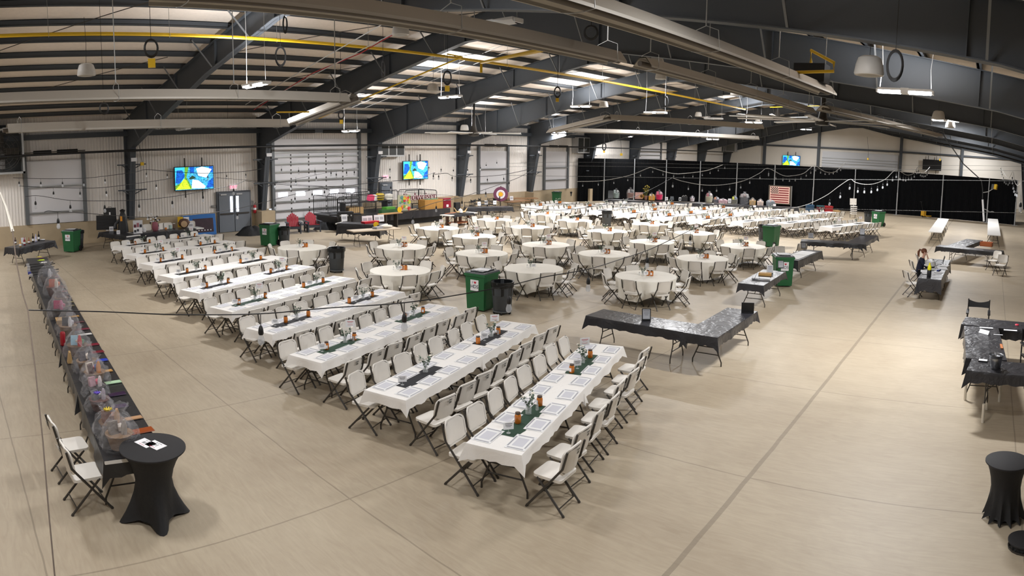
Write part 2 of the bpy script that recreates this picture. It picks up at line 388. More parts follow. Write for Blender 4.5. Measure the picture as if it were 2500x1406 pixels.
# overhead doors on the left wall
doorw = mat('door_white', (218, 216, 218), .4)
def ohdoor(n, pxl, pxr, zb, zt, rails, label, lites=0, shaft=True):
    xl, xr = onY(pxl, 450, YL).x, onY(pxr, 450, YL).x
    o = obj('door_%d' % n, MB().box(xl, xr, YL-.1, YL-.04, zb, zt).mesh('door', doorw, False)); o['kind'] = 'structure'; o['label'] = label
    for z in rails: sub('door_rail', MB().box(xl, xr, YL-.2, YL-.1, z, z+.05).box(xl, xr, YL-.2, YL-.1, z-.05, z-.02), galv, o, smooth=False)
    for x in (xl, xr): sub('door_track', MB().box(x-.09, x+.09, YL-.22, YL-.05, zb, zt+.35), mat('track', (105, 108, 110), .5, .3), o, smooth=False)
    if shaft:
        sub('spring_shaft', MB().tube([(xl-.1, YL-.3, zt+.42), (xr+.1, YL-.3, zt+.42)], .02, 6).tube([(xl+.5*(xr-xl)*.3, YL-.3, zt+.42), (xl+(xr-xl)*.45, YL-.3, zt+.42)], .1, 8).tube([(xl+(xr-xl)*.55, YL-.3, zt+.42), (xl+(xr-xl)*.9, YL-.3, zt+.42)], .1, 8), black, o)
    for r_ in range(len(rails)-1):
        for k in range(1, 5):
            x = xl+(xr-xl)*k/5; sub('hinge', MB().box(x-.03, x+.03, YL-.13, YL-.1, rails[r_]-.14, rails[r_]+.14), darksteel, o, smooth=False) if n == 2 and r_ % 1 == 0 else None
    for k in range(lites):
        x = xl+(xr-xl)*(k+.55)/(lites+.1)
        sub('door_window', MB().box(x-.3, x+.3, YL-.115, YL-.1, 1.75, 1.98), mat('daylight_pane', (235, 242, 255), .2, emit=3.5), o, 'bright daylit pane', smooth=False)
    return o
ohdoor(1, 62, 204, 1.15, 4.3, [1.7, 3.0], 'white sectional dock door at the far left of the wall')
ohdoor(2, 664, 874, .02, 5.0, [.45, .95, 1.45, 2.15, 2.65, 3.15, 3.6, 4.0, 4.25], 'tall white sectional overhead door with five bright panes', 5)
ohdoor(3, 1165, 1236, 1.15, 4.2, [1.9, 2.9], 'white dock door behind the prize wheel', shaft=True)
ohdoor(4, 1325, 1382, 1.15, 4.2, [1.9, 2.9], 'white dock door nearest the drape on the left wall')
ohdoor(5, 1548, 1608, .02, 5.2, [3.6, 4.0, 4.4], 'grey white overhead door above the drape')
# personnel doors
grey = mat('door_grey', (112, 118, 126), .45)
def mandoor(n, xl, xr, zt, leaves, label):
    o = obj('door_%d' % n, MB().box(xl-.08, xr+.08, YL-.16, YL-.02, 0, zt+.08).mesh('door', mat('door_frame', (84, 88, 94), .5), False)); o['kind'] = 'structure'; o['label'] = label
    w = (xr-xl)/leaves
    for k in range(leaves):
        a = xl+k*w; lf = sub('door_leaf', MB().box(a+.02, a+w-.02, YL-.21, YL-.16, .02, zt), grey, o, smooth=False)
        sub('push_bar', MB().box(a+.08, a+w-.08, YL-.27, YL-.21, .98, 1.05), darksteel, lf, smooth=False)
        sub('door_closer', MB().box(a+.1, a+.45, YL-.27, YL-.21, zt-.12, zt-.05), pipew, lf, smooth=False)
        if leaves == 2:
            x = a+w-.22 if k == 0 else a+.14
            sub('door_pane', MB().box(x-.04, x+.1, YL-.225, YL-.21, 1.1, 1.95), mat('daylight_pane', (235, 242, 255), .2, emit=3.5), lf, 'narrow bright pane', smooth=False)
    return o
xl, xr = onY(531, 520, YL).x, onY(607, 520, YL).x
mandoor(6, xl, xr, 2.15, 2, 'grey double door under an exit sign')
xl2, xr2 = onY(926, 470, YL).x, onY(952, 470, YL).x
mandoor(7, xl2, xr2, 2.2, 1, 'single grey door behind the stage railings')
exm = mat('exit_red', (235, 60, 110), .4, emit=1.2)
for x, z, lab in (((xl+xr)/2, 2.45, 'red EXIT sign above the grey double door'), ((xl2+xr2)/2, 2.62, 'red EXIT sign above the single grey door')):
    e_ = thing('exit_sign', MB().box(x-.2, x+.2, YL-.12, YL-.06, z-.11, z+.11), mat('sign_white', (240, 225, 230), .5, emit=.4), lab, 'exit sign', smooth=False)
    text('lettering', 'EXIT', .22, exm, e_, TRZ((x, YL-.125, z-.01), 0, pi/2))
# ------------------------------------------------------------------ furniture kinds
def shell(w, h, th, rad, curve=0, n=5, bow=0):     # rounded rectangular plastic shell in xz, thickness in y, bowed
    o = []
    for cx, cz, a0 in ((w/2-rad, h-rad, 0), (-w/2+rad, h-rad, 90), (-w/2+rad*.6, rad*.6, 180), (w/2-rad*.6, rad*.6, 270)):
        rr = rad if a0 < 180 else rad*.6
        for k in range(n): a = RAD(a0+90*k/(n-1)); o.append((cx+rr*cos(a), cz+rr*sin(a)))
    m = MB(); k = len(o)
    f = lambda x, z: bow*(x/(w/2))**2
    vs = [(x, f(x, z)-th/2, z) for x, z in o]+[(x, f(x, z)+th/2, z) for x, z in o]
    sc = .9; q = [(x*sc, h/2+(z-h/2)*sc) for x, z in o]
    vs += [(x, f(x, z)-th*.5-.004, z) for x, z in q]+[(x, f(x, z)+th*.5+.004, z) for x, z in q]
    # middle column so that the bow shows
    cz = [(0, h*.05), (0, h*.95)]
    fs = [(i, (i+1) % k, k+(i+1) % k, k+i) for i in range(k)]
    fs += [((i+1) % k, i, 2*k+i, 2*k+(i+1) % k) for i in range(k)]+[(k+i, k+(i+1) % k, 3*k+(i+1) % k, 3*k+i) for i in range(k)]
    m.add(vs, fs)
    nx = 6
    for sgn, off in ((-1, -th*.5-.004), (1, th*.5+.004)):
        def g(u, v):
            x = (u-.5)*w*sc*.98
            lim = h*.95 if abs(x) < w/2*sc-rad*.8 else h*.95-(abs(x)-(w/2*sc-rad*.8))*.75
            lo = h*.05 if abs(x) < w/2*sc-rad*.5 else h*.05+(abs(x)-(w/2*sc-rad*.5))*.6
            return (x, f(x, 0)+off, lo+(lim-lo)*v)
        mm = MB().grid(g, nx, 2)
        fs = mm.f if sgn < 0 else [t[::-1] for t in mm.f]
        m.add(mm.v, [t[::-1] for t in fs] if False else fs)
    return m
def chair_spec(lod=0):
    s = Spec('folding_chair', 'chair')
    back = shell(.455, .35, .02, .1, bow=.05)
    back.v = [tuple(TRZ((0, -.235, .51), 0, .2) @ Vector(p)) for p in back.v]
    seat = MB(); n = 6; o = []
    w, d = .42, .42
    for cx, cy, a0 in ((w/2-.06, d/2-.06, 0), (-w/2+.06, d/2-.06, 90), (-w/2+.04, -d/2+.04, 180), (w/2-.04, -d/2+.04, 270)):
        for k in range(4): a = RAD(a0+30*k); r_ = .06 if a0 < 180 else .04; o.append((cx+r_*cos(a), cy+r_*sin(a)))
    seat.prism(o, .415, .45); seat.cur = 0
    b2 = MB(); b2.v = back.v; b2.f = back.f; b2.mi = back.mi
    if lod == 0: b2.cur = 1; b2.cbox((0, 0, 0), (.06, .006, .02), TRZ((0, -.335, .815), 0, .2)).cbox((0, 0, 0), (.05, .004, .035), TRZ((0, -.328, .775), 0, .2))
    s.part('backrest', b2, [chairwhite, mat('slot_grey', (120, 118, 112), .6)]); s.part('seat', seat, chairwhite)
    r_ = .016; n = 5 if lod == 0 else 4
    for sx in (-1, 1):
        s.part('leg', MB().tube([(sx*.225, .27, .012), (sx*.225, -.24, .62), (sx*.222, -.30, .84)], r_, n).tube([(sx*.225, .275, 0), (sx*.225, .262, .025)], .019, n), darksteel)
        s.part('leg', MB().tube([(sx*.205, -.25, .012), (sx*.205, .13, .42)], r_, n).tube([(sx*.205, -.256, 0), (sx*.205, -.24, .025)], .019, n), darksteel)
    s.part('stretcher', MB().tube([(-.225, .19, .11), (.225, .19, .11)], .008, 4), darksteel); s.part('stretcher', MB().tube([(-.205, -.19, .09), (.205, -.19, .09)], .008, 4), darksteel)
    return s
CH0, CH1 = chair_spec(0), chair_spec(1)
CHL = Spec('folding_chair', 'chair')
for nm, me, l, su in CH1.parts[:2]: CHL.parts.append((nm, me, l, su))
_fr = MB()
for sx in (-1, 1):
    _fr.tube([(sx*.225, .27, 0), (sx*.225, -.24, .62), (sx*.222, -.30, .84)], .015, 4).tube([(sx*.205, -.25, 0), (sx*.205, .13, .42)], .015, 4)
_fr.tube([(-.225, .19, .11), (.225, .19, .11)], .01, 4).tube([(-.205, -.19, .09), (.205, -.19, .09)], .01, 4)
CHL.part('frame', _fr, darksteel)

def legset(m, L, Wd, zt, r_=.014):            # two wishbone leg frames of a folding table, as separate parts
    out = []
    for sx in (-1, 1):
        x = sx*(L/2-.34); q = MB()
        for sy in (-1, 1):
            q.tube([(x, sy*(Wd/2-.17), zt), (x, sy*(Wd/2-.17), zt*.52), (x+sx*.0, sy*(Wd/2-.05), zt*.12), (x, sy*(Wd/2-.05), 0)], r_, 6)
        q.tube([(x, -(Wd/2-.17), zt*.55), (x, Wd/2-.17, zt*.55)], r_*.8, 5).tube([(x, -(Wd/2-.11), zt*.34), (x, Wd/2-.11, zt*.34)], r_*.8, 5)
        q.tube([(x, 0, zt*.55), (x-sx*.42, 0, zt-.02)], r_*.8, 5)
        out.append(q)
    return out
def table_spec(L=2.44, Wd=.76, z=.735, name='folding_table', topm=None, legm=None):
    s = Spec(name, 'table'); w, l = Wd/2, L/2
    s.part('tabletop', MB().box(-l, l, -w, w, z-.045, z), topm or white, smooth=False)
    for q in legset(None, L, Wd, z-.04): s.part('leg_frame', q, legm or darksteel)
    return s
TB = table_spec()
def cloth_mesh(L, Wd, z, drop, waves=9, amp=.02, seed=0, corner=.10, wr=0, nseg=20):
    rnd = random.Random(seed); l, w = L/2+.006, Wd/2+.006
    per = []                                   # perimeter points with corner weight
    def edge(a, b, n, vert):
        for i in range(n):
            t = i/n; per.append((a[0]+(b[0]-a[0])*t, a[1]+(b[1]-a[1])*t, max(0, 1-min(t, 1-t)*(L if not vert else Wd)/.1)**1.5))
    nl = max(6, int(nseg*1.3*L/2.44)); nw = max(9, int(nseg*1.5*Wd/2.44))
    edge((l, w), (-l, w), nl, 0); edge((-l, w), (-l, -w), nw, 1); edge((-l, -w), (l, -w), nl, 0); edge((l, -w), (l, w), nw, 1)
    m = MB(); k = len(per); ph = rnd.random()*6
    jit = [rnd.uniform(-1, 1) for _ in per]
    rings = []
    for (t, zf) in ((0, 0), (0, -.012), (.35, 0), (.7, 0), (1, 0)):
        ring = []
        for i, (x, y, cw) in enumerate(per):
            ox, oy = (x/hypot(x, y*l/w) if abs(x) > l-1e-6 else 0), (y/abs(y) if abs(y) > w-1e-6 else 0)
            ox = (1 if x > 0 else -1) if abs(x) > l-1e-6 else 0
            a = t*(.015+amp*sin(i*waves*2*pi/k+ph)+amp*.6*jit[i])+(.004 if zf else 0)
            dz = zf if t == 0 else -drop*t*(1+corner/drop*cw+.08*jit[i])
            tw = cw*t*.05
            ring.append((x+ox*(a+tw), y+oy*(a+tw), z+dz))
        rings.append(ring)
    # top: a grid with small wrinkles, stitched on by overlap
    def g(u, v):
        x, y = -l+2*l*u, -w+2*w*v; e_ = min(u, 1-u, v, 1-v)
        return (x, y, z+(wr*rnd.uniform(-1, 1) if e_ > .01 and wr else 0))
    m.grid(g, nl, nw)
    vs = [p for r_ in rings for p in r_]
    m.add(vs, [(j*k+i, (j+1)*k+i, (j+1)*k+(i+1) % k, j*k+(i+1) % k) for j in range(4) for i in range(k)])
    return m
def round_cloth(R, z, drop, seed):
    rnd = random.Random(seed); n = 64; m = MB(); p1, p2 = rnd.random()*6, rnd.random()*6
    vs = [(0, 0, z)]; lv = [(.5, 0, 0), (.94, 0, 0), (1, -.008, 0), (1.01, -.04, .15), (1.0, -.3*drop, .5), (1.0, -.65*drop, .8), (1.0, -drop, 1)]
    for (rf_, dz, t) in lv:
        for i in range(n):
            a = 2*pi*i/n; fold = t*(.045*sin(11*a+p1)+.03*sin(17*a+p2)+.02*sin(5*a))
            hem = (1+.16*sin(4*a+p1)+.05*sin(9*a+p2)) if dz < -.05 else 1
            r_ = R*rf_+fold-.05*t
            vs.append((r_*cos(a), r_*sin(a), z+dz*hem))
    fs = [(0, 1+i, 1+(i+1) % n) for i in range(n)]
    fs += [(1+j*n+i, 1+(j+1)*n+i, 1+(j+1)*n+(i+1) % n, 1+j*n+(i+1) % n) for j in range(len(lv)-1) for i in range(n)]
    return m.add(vs, fs)

# table-top things
JAR = Spec('amber_jar', 'jar')
JAR.part('body', MB().lathe([(.038, 0), (.045, .008), (.046, .1), (.04, .12), (.034, .128)], 12), amber)
JAR.part('lid', MB().lathe([(.036, .128), (.038, .13), (.038, .15), (.0, .152)], 12), mat('lid', (70, 52, 40), .4))
JAR.part('sticker', MB().grid(lambda u, v: (.0472*cos(-1+.9*u), .0472*sin(-1+.9*u), .03+.06*v), 3, 1), paper)
VASE = Spec('flower_vase', 'vase')
VASE.part('jar', MB().lathe([(.03, 0), (.038, .006), (.038, .08), (.026, .1), (.028, .115)], 10, cap=False), glass)
_st = MB(); _lf = MB(); _FL = []; _r = random.Random(5)
for i in range(9):
    a, sp_, h_ = _r.random()*6.28, _r.uniform(.04, .15), _r.uniform(.16, .27)
    _st.tube([(0, 0, .02), (sp_*.3*cos(a), sp_*.3*sin(a), h_*.6), (sp_*cos(a), sp_*sin(a), h_)], .002, 3)
    for j in range(5):
        f = .55+.1*j; x, y, z = sp_*f*cos(a)*(f), sp_*f*sin(a)*f, h_*f
        _lf.lathe([(0, -.002), (.016, 0), (0, .002)], 6, TRZ((x+_r.uniform(-.03, .03), y+_r.uniform(-.03, .03), z), _r.random()*6, _r.uniform(-1.4, 1.4)))
    if i % 3 == 0: _FL.append(MB()); _FL[-1].lathe([(0, -.01), (.02, -.004), (.024, .006), (0, .014)], 7, TRZ((sp_*cos(a), sp_*sin(a), h_), 0, _r.uniform(-.6, .6)))
VASE.part('stem', _st, mat('stem', (70, 82, 60), .6)); VASE.part('leaves', _lf, mat('leaf', (86, 104, 88), .6)); [VASE.part('flower', q_, mat('petal', (226, 220, 206), .6)) for q_ in _FL]
VASES = [VASE]
SHAK = Spec('salt_shaker', 'shaker'); SHAK.part('body', MB().lathe([(.02, 0), (.024, .01), (.018, .07)], 8), glass); SHAK.part('cap', MB().lathe([(.018, .07), (.018, .085), (0, .095)], 8), galv)
CARD = Spec('menu_card', 'card')
CARD.part('card_sheet', MB().box(-.07, .07, -.002, .002, .05, .15), paper, smooth=False)
CARD.part('print', MB().box(-.05, .05, -.0035, -.002, .125, .132).box(-.045, .045, -.0035, -.002, .108, .112).box(-.045, .045, -.0035, -.002, .098, .102).box(-.03, .03, -.0035, -.002, .085, .089), ink, smooth=False)
CARD.part('foot', MB().lathe([(.03, 0), (.03, .004), (.004, .01), (.004, .05)], 8), glass)
TALL = Spec('table_number_stand', 'sign')
TALL.part('sheet', MB().box(-.09, .09, -.002, .002, .26, .4), paper, smooth=False)
TALL.part('print', MB().box(-.06, .06, -.0035, -.002, .36, .37).box(-.04, .04, -.0035, -.002, .34, .345).box(-.05, .05, -.0035, -.002, .3, .305), mat('red_ink', (190, 70, 80), .7), smooth=False)
TALL.part('stand', MB().lathe([(.035, 0), (.035, .005), (.003, .012), (.003, .26)], 8), darksteel)
MATP = Spec('placemat', 'placemat')
MATP.part('sheet', MB().box(-.215, .215, -.14, .14, 0, .0015), mat('mat_paper', (228, 228, 228), .8), smooth=False)
_pp = MB()
for x in (-.185, .185): _pp.box(x-.012, x+.012, -.11, .11, .0015, .0022)
for y in (-.118, .118): _pp.box(-.15, .15, y-.01, y+.01, .0015, .0022)
MATP.part('print', _pp, mat('mat_print', (158, 158, 164), .8), smooth=False)
MATP.part('panel', MB().box(-.12, .12, -.075, .075, .0015, .0025), mat('mat_grey', (200, 200, 207), .8), smooth=False)

# ------------------------------------------------------------------ ten long dinner tables on the left
ROWS = [(5.82, 5.81, 16.9), (5.95, 8.16, 16.2), (5.88, 10.39, 17), (6.02, 12.45, 17.4), (6.1, 14.6, 19), (6.2, 16.85, 20), (6.36, 19.2, 17), (6.5, 21.6, 17.6), (6.64, 23.85, 16), (6.8, 26.2, 18)]
RUN = [('dark green', (30, 62, 44)), ('black', (24, 26, 32)), ('dark green', (34, 64, 48)), ('black', (24, 26, 32)), ('dark green', (42, 66, 56)), ('navy black', (26, 28, 38)), ('black', (24, 26, 30)), ('navy black', (26, 28, 38)), ('black', (24, 24, 28)), ('black', (24, 26, 30))]
def tilt(rnd): return rnd.uniform(-.08, .08)
def loc2(o, a, u, v, z): return (o[0]+u*cos(a)-v*sin(a), o[1]+u*sin(a)+v*cos(a), z)
rnd = random.Random(11)
CLO = [cloth_mesh(2.44, .76, .742, .16, waves=7+2*k, amp=.014, seed=k, corner=.07, wr=.0012) for k in range(4)]
CLM = [c.mesh('tablecloth', clothw) for c in CLO]
for r_, (x0, y0, ad) in enumerate(ROWS):
    a = RAD(ad); N_ = ORD[r_]; o0 = loc2((x0, y0), a, 0, -.40, 0)       # middle of the near end
    nm = '%s long white table' % N_
    for h in range(2):
        end = ('near', 'far')[h]; c = loc2(o0, a, 1.225+2.45*h, 0, 0)
        TB.place(c, a, 'white folding table under the %s half of the %s long tablecloth' % (end, N_), 'folding tables under the long white cloths')
        tag(obj('tablecloth', CLM[(r_+h*2) % 4], None, c, a+(pi if h else 0)), 'white tablecloth on the %s half of the %s long table from the front' % (end, N_), 'tablecloth', 'white cloths on the long tables')
        rm = mat('runner_%d' % r_, RUN[r_][1], .75, bump=.1)
        ru = MB().grid(lambda u, v: (-.58+1.16*u, -.14+.28*v+.012*sin(19*u)*(1 if v in (0, 1) else 0), .7445+.0012*sin(23*u)), 14, 2)
        rl = thing('table_runner', ru, rm, '%s cloth runner on the %s half of the %s long table' % (RUN[r_][0], end, N_), 'table runner', loc2(c, a, -.05 if h else -.22, 0, 0), a, 'runners on the long tables')
        zc = .7475
        for j, (u, v) in enumerate(((-.52, .04), (.38, .0))):
            if r_ == 1 and h == 0: continue
            u2 = u+(.2 if (r_+h+j) % 3 == 0 else 0)*(1 if j == 0 else -.5)
            JAR.place(loc2(c, a, u2-.05, v, zc), rnd.random()*6, 'amber jar, %s end of the runner, %s half of the %s' % (('near', 'far')[j], end, nm), 'amber jars on the long tables')
        VASE.place(loc2(c, a, -.02, .03, zc), rnd.random()*6, 'glass vase of greenery on the %s half of the %s long table' % (end, N_), 'vases on the long tables', scale=1.15 if r_ < 5 else 1.3)
        if (r_+h) % 2 == 0: SHAK.place(loc2(c, a, .16, -.03, zc), 0, 'small glass shaker on the %s half of the %s long table' % (end, N_), 'shakers on the long tables')
        CARD.place(loc2(c, a, -.72 if h == 0 else -.33, .02, zc), a-.9, 'small white menu card on the %s half of the %s long table' % (end, N_), 'menu cards on the long tables')
        if (r_*2+h) in (1, 3, 4, 8, 11, 14, 19, 16): TALL.place(loc2(c, a, .18, .06, zc), a-.9, 'tall white sign stand on the %s half of the %s long table' % (end, N_), 'tall sign stands on the long tables')
        if r_ < 6:
            for j in range(4):
                for sv in (-1, 1):
                    MATP.place(loc2(c, a, -.9+.61*j+rnd.uniform(-.02, .02), sv*.235, zc-.003), a+rnd.uniform(-.04, .04)+(0 if sv < 0 else pi)+0,
                               'printed paper placemat, %s side, %s place of the %s long table' % (('right', 'left')[sv > 0], ORD[h*4+j], N_), 'paper placemats on the long tables')
    for sv in (-1, 1):
        for j in range(8):
            u = .32+.612*j+rnd.uniform(-.05, .05)
            off = .48+rnd.uniform(0, .06) if sv > 0 else .66+rnd.uniform(-.03, .06)
            rz = a+(pi if sv > 0 else -.14)+rnd.uniform(-.10, .10)
            (CH0 if r_ < 4 else CH1).place(loc2(o0, a, u, sv*off, 0), rz,
                'white folding chair, %s side of the %s long table, %s from its near end' % (('right', 'left')[sv > 0], N_, ORD[j]), 'folding chairs along the %s long table' % N_)

# ------------------------------------------------------------------ round tables
RT_ = [(17.24, 9.69, 'nearest table of the rightmost line'), (21.4, 9.75, 'second table of the rightmost line'), (25.3, 9.73, 'farthest table of the rightmost line'),
      (16.0, 13.0, 'nearest table of the second line from the right'), (20.0, 13.0, 'second table of the second line from the right'), (23.9, 13.2, 'third table of the second line from the right'), (27.9, 13.2, 'farthest table of the second line from the right'),
      (12.76, 15.57, 'nearest table of the middle line'), (17.0, 16.2, 'second table of the middle line'), (20.3, 15.9, 'third table of the middle line'), (25.6, 16.5, 'fourth table of the middle line'), (29.6, 16.5, 'farthest table of the middle line'),
      (15.84, 19.25, 'nearest table of the second line from the left'), (20.04, 19.54, 'second table of the second line from the left'), (24.3, 20.0, 'third table of the second line from the left'), (28.2, 20.2, 'farthest table of the second line from the left'),
      (12.85, 21.5, 'nearest table of the leftmost line'), (20.85, 22.6, 'second table of the leftmost line'), (25.4, 23.3, 'third table of the leftmost line'), (29.5, 23.2, 'farthest table of the leftmost line')]
RCM = [round_cloth(.925, .762, .56, k).mesh('round_tablecloth', clothr) for k in range(4)]
RTB = Spec('round_folding_table', 'table')
RTB.part('tabletop', MB().lathe([(.9, .715), (.915, .72), (.915, .75), (.9, .755)], 40), white)
for q in legset(None, 1.5, .8, .715): RTB.part('leg_frame', q, darksteel)
SIDES = ['front', 'front right', 'right', 'back right', 'back', 'back left', 'left', 'front left']
NCH = {}
for i, (x, y, nm) in enumerate(RT_):
    RTB.place((x, y, 0), rnd.random()*3, 'round folding table under its cloth, %s' % nm, 'round folding tables')
    tag(obj('round_tablecloth', RCM[i % 4], None, (x, y, 0), rnd.random()*6), 'ivory cloth on round table, %s' % nm, 'tablecloth', 'ivory cloths on the round tables')
    va = atan2(-y, -x)                       # towards the camera
    off = (.35, -.2, .15, .3, -.1)[i % 5]
    miss = {3: 4, 7: None}.get(i)
    for j in range(8):
        ph = va+off+j*pi/4+rnd.uniform(-.07, .07); d = 1.02+rnd.uniform(-.03, .1)
        (CH1 if hypot(x, y) < 27 else CHL).place((x+d*cos(ph), y+d*sin(ph), 0), ph+pi/2+rnd.uniform(-.12, .12),
            'white folding chair, %s side of the %s' % (SIDES[j], nm.replace('table of the', 'round table,')), 'folding chairs at the round tables')
    z = .765; ca = va
    # centrepiece: jars, vase, card
    def pl(u, v): return loc2((x, y), ca+pi/2, u, v, z)
    if i != 3:
        JAR.place(pl(.06, .02), rnd.random()*6, 'left amber jar on round table, %s' % nm, 'amber jars on the round tables', scale=1.15)
        JAR.place(pl(.17, -.01), rnd.random()*6, 'right amber jar on round table, %s' % nm, 'amber jars on the round tables', scale=1.15)
    VASE.place(pl(-.1, .0), rnd.random()*6, 'glass vase of greenery on round table, %s' % nm, 'vases on the round tables', scale=1.2)
    SHAK.place(pl(-.2, .05), 0, 'small glass shaker on round table, %s' % nm, 'shakers on the round tables')
    CARD.place(pl(.0, -.14), ca+pi/2+.3, 'small white menu card on round table, %s' % nm, 'menu cards on the round tables')
    if i in (2, 5, 6, 8, 9, 12, 13, 14, 17): TALL.place(pl(.1, -.12), ca+pi/2, 'tall white sign stand on round table, %s' % nm, 'tall sign stands on the round tables')

# ------------------------------------------------------------------ long tables at the back of the round ones
A_ = [(2001.6, 552, -18), (1889, 543, -17), (1785, 540, -13), (1685, 535, -9), (1592, 529, -5), (1507, 521, -2), (1431.6, 514.5, 1), (1351, 511, 3), (1282, 503.6, 6),
      (1925, 523, -18), (1800, 517, -14), (1682, 513, -8), (1560, 505, -3), (1450, 503, 0)]
stuffv = MB()
def addmesh(mb, me, T, mi):
    vs = [tuple(T @ v.co) for v in me.vertices]; o = len(mb.v)
    mb.v += vs; fs = [tuple(i+o for i in p.vertices) for p in me.polygons]; mb.f += fs; mb.mi += [mi]*len(fs)
BK = ['nearest', 'second', 'third', 'fourth', 'fifth', 'sixth', 'seventh', 'eighth', 'ninth']
CLB = cloth_mesh(2.44, .76, .742, .2, waves=6, amp=.015, seed=9, corner=.08, nseg=14).mesh('tablecloth', clothw)
for i, (px, py, ad) in enumerate(A_):
    p = at(px, py, .75); a = RAD(ad); n_ = ('%s back table from the right' % BK[i]) if i < 9 else ('%s table from the right, last row' % ORD[i-9])
    o0 = loc2(p, a, 0, -.4, 0)
    for h in range(2):
        c = loc2(o0, a, 1.225+2.45*h, 0, 0); e_ = ('near', 'far')[h]
        TB.place(c, a, 'folding table, %s half of the %s' % (e_, n_), 'folding tables of the back rows')
        tag(obj('tablecloth', CLB, None, c, a+(pi if h else 0)), 'white tablecloth, %s half of the %s' % (e_, n_), 'tablecloth', 'white cloths on the back rows')
        thing('table_runner', MB().box(-.5, .5, -.14, .14, .7445, .747), mat('runner_1', (24, 26, 32), .75), 'dark runner, %s half of the %s' % (e_, n_), 'table runner', c, a, 'runners on the back rows', smooth=False)
        if i in (3, 4, 5, 7, 8, 11, 12):
            JAR.place(loc2(c, a, -.1, .03, .747), 1, 'left amber jar, %s half of the %s' % (e_, n_), 'amber jars on the back rows', scale=1.2)
            JAR.place(loc2(c, a, .02, -.03, .747), 1, 'right amber jar, %s half of the %s' % (e_, n_), 'amber jars on the back rows', scale=1.2)
        VASE.place(loc2(c, a, -.3, .02, .747), rnd.random()*6, 'vase of greenery, %s half of the %s' % (e_, n_), 'vases on the back rows', scale=1.3)
        if i in (0, 3, 4, 6, 10): TALL.place(loc2(c, a, .15, 0, .747), a-.9, 'tall white sign stand, %s half of the %s' % (e_, n_), 'tall sign stands on the back rows')
    for sv in (-1, 1):
        for j in range(8):
            T = TRZ(loc2(o0, a, .32+.612*j+rnd.uniform(-.05, .05), sv*(.58 if sv > 0 else .66)+rnd.uniform(-.03, .04), 0), a+(pi if sv > 0 else 0)+rnd.uniform(-.12, .12))
            for (nm_, me, l, su), mi in zip(CHL.parts, (0, 0, 1)): addmesh(stuffv, me, T, mi)
o = thing('folding_chairs', stuffv, [chairwhite, darksteel], 'rows of white folding chairs around the back tables in front of the drape', 'chair', kind='stuff')
# ------------------------------------------------------------------ black and white service tables
TC = [0]
SPOT = ['the near left', 'x']
def tablecover(c, a, L, label, drop=.2, wr=.004, z=.742, seed=0, m=None, W_=.76, tab='folding table under it', tlabel=None, spec=None, ztop=None, shortleg=True):
    if shortleg: (spec or TB).place((c[0], c[1], (z-.742)), a, tlabel or ('table beneath the ' + label), 'folding tables under black covers')
    cm = cloth_mesh(L, W_, z, drop, waves=7, amp=.015, seed=seed, corner=.11, wr=wr, nseg=26).mesh('table_cover', m or blackfilm)
    return tag(obj('table_cover', cm, None, (c[0], c[1], 0), a), label, 'tablecloth')
def mid(*P): return (sum(p.x for p in P)/len(P), sum(p.y for p in P)/len(P))
def ang(p, q): return atan2(q.y-p.y, q.x-p.x)
def edge_table(pa, pb, side, L=2.44, W_=.76, z=.75):     # a long edge seen from pixel pa to pixel pb, table on the given side of it
    A, B = at(pa[0], pa[1], z), at(pb[0], pb[1], z); a = ang(A, B)
    m_ = ((A.x+B.x)/2, (A.y+B.y)/2); return loc2(m_, a, 0, side*W_/2, 0), a
A1, A2, A3, A4 = at(1430.7, 768.6, .75), at(1471.7, 754.6, .75), at(1708, 790, .75), at(1672.6, 809.6, .75)
c, a = mid(A1, A2, A3, A4), ang(A1, A4)
tablecover(c, a, 2.44, 'crumpled black cover on the nearer wing of the foreground L of tables', seed=1, tlabel='folding table of the foreground L holding the grey tablet sign')
B1, B2, B3, B4 = at(1672.6, 809.6, .75), at(1748, 823.7, .75), at(1846.7, 758.4, .75), at(1777.6, 750.7, .75)
cB, aB = mid(B1, B2, B3, B4), ang(B1, B4)
tablecover(cB, aB, 2.6, 'crumpled black cover on the right wing of the foreground L of tables', seed=2, tlabel='folding table of the foreground L at its right wing')
C1, C2, C3, C4 = at(1796, 692.7, .75), at(1858.6, 702, .75), at(1921.5, 660, .75), at(1870, 653, .75)
cC, aC = mid(C1, C2, C3, C4), ang(C1, C4)
tablecover(cC, aC, 2.6, 'black cover on the table with the wooden block and white roll', seed=3, tlabel='folding table under the wooden block and white roll')
cD = at(1962, 620, .75); cD = (24.6, 7.05); aD = -.04
tablecover(cD, aD, 3.0, 'black cover under the large white sheets behind the green bin', seed=4, drop=.3, tlabel='folding table behind the middle green bin')
E1, E2, E3 = at(1961, 589, .75), at(2100.6, 596, .75), at(2137.8, 577, .75)
tablecover(((E1.x+E2.x)/2+.5, (E1.y+E2.y)/2+.05), ang(E1, E2), 2.9, 'long black cover on the left wing of the far L of tables', seed=5, tlabel='folding table, left wing of the far L')
tablecover((31.2, 5.95), -.02, 3.8, 'black cover on the right wing of the far L of tables', seed=6, tlabel='folding table, right wing of the far L')
G1 = (24.1, 1.83)
tablecover(G1, 0, 4.75, 'long black cover on the registration tables where the person works', seed=7, drop=.42, tlabel='near folding table of the registration desk', z=.745, shortleg=False)
TB.place((22.95, 1.83, 0), 0, 'near folding table under the registration desk cover', 'folding tables under black covers')
TB.place((25.35, 1.83, 0), 0, 'far folding table under the registration desk cover', 'folding tables under black covers')
H1, H2 = at(2286.7, 601, .75), at(2439, 615, .75); aH = ang(H1, H2)
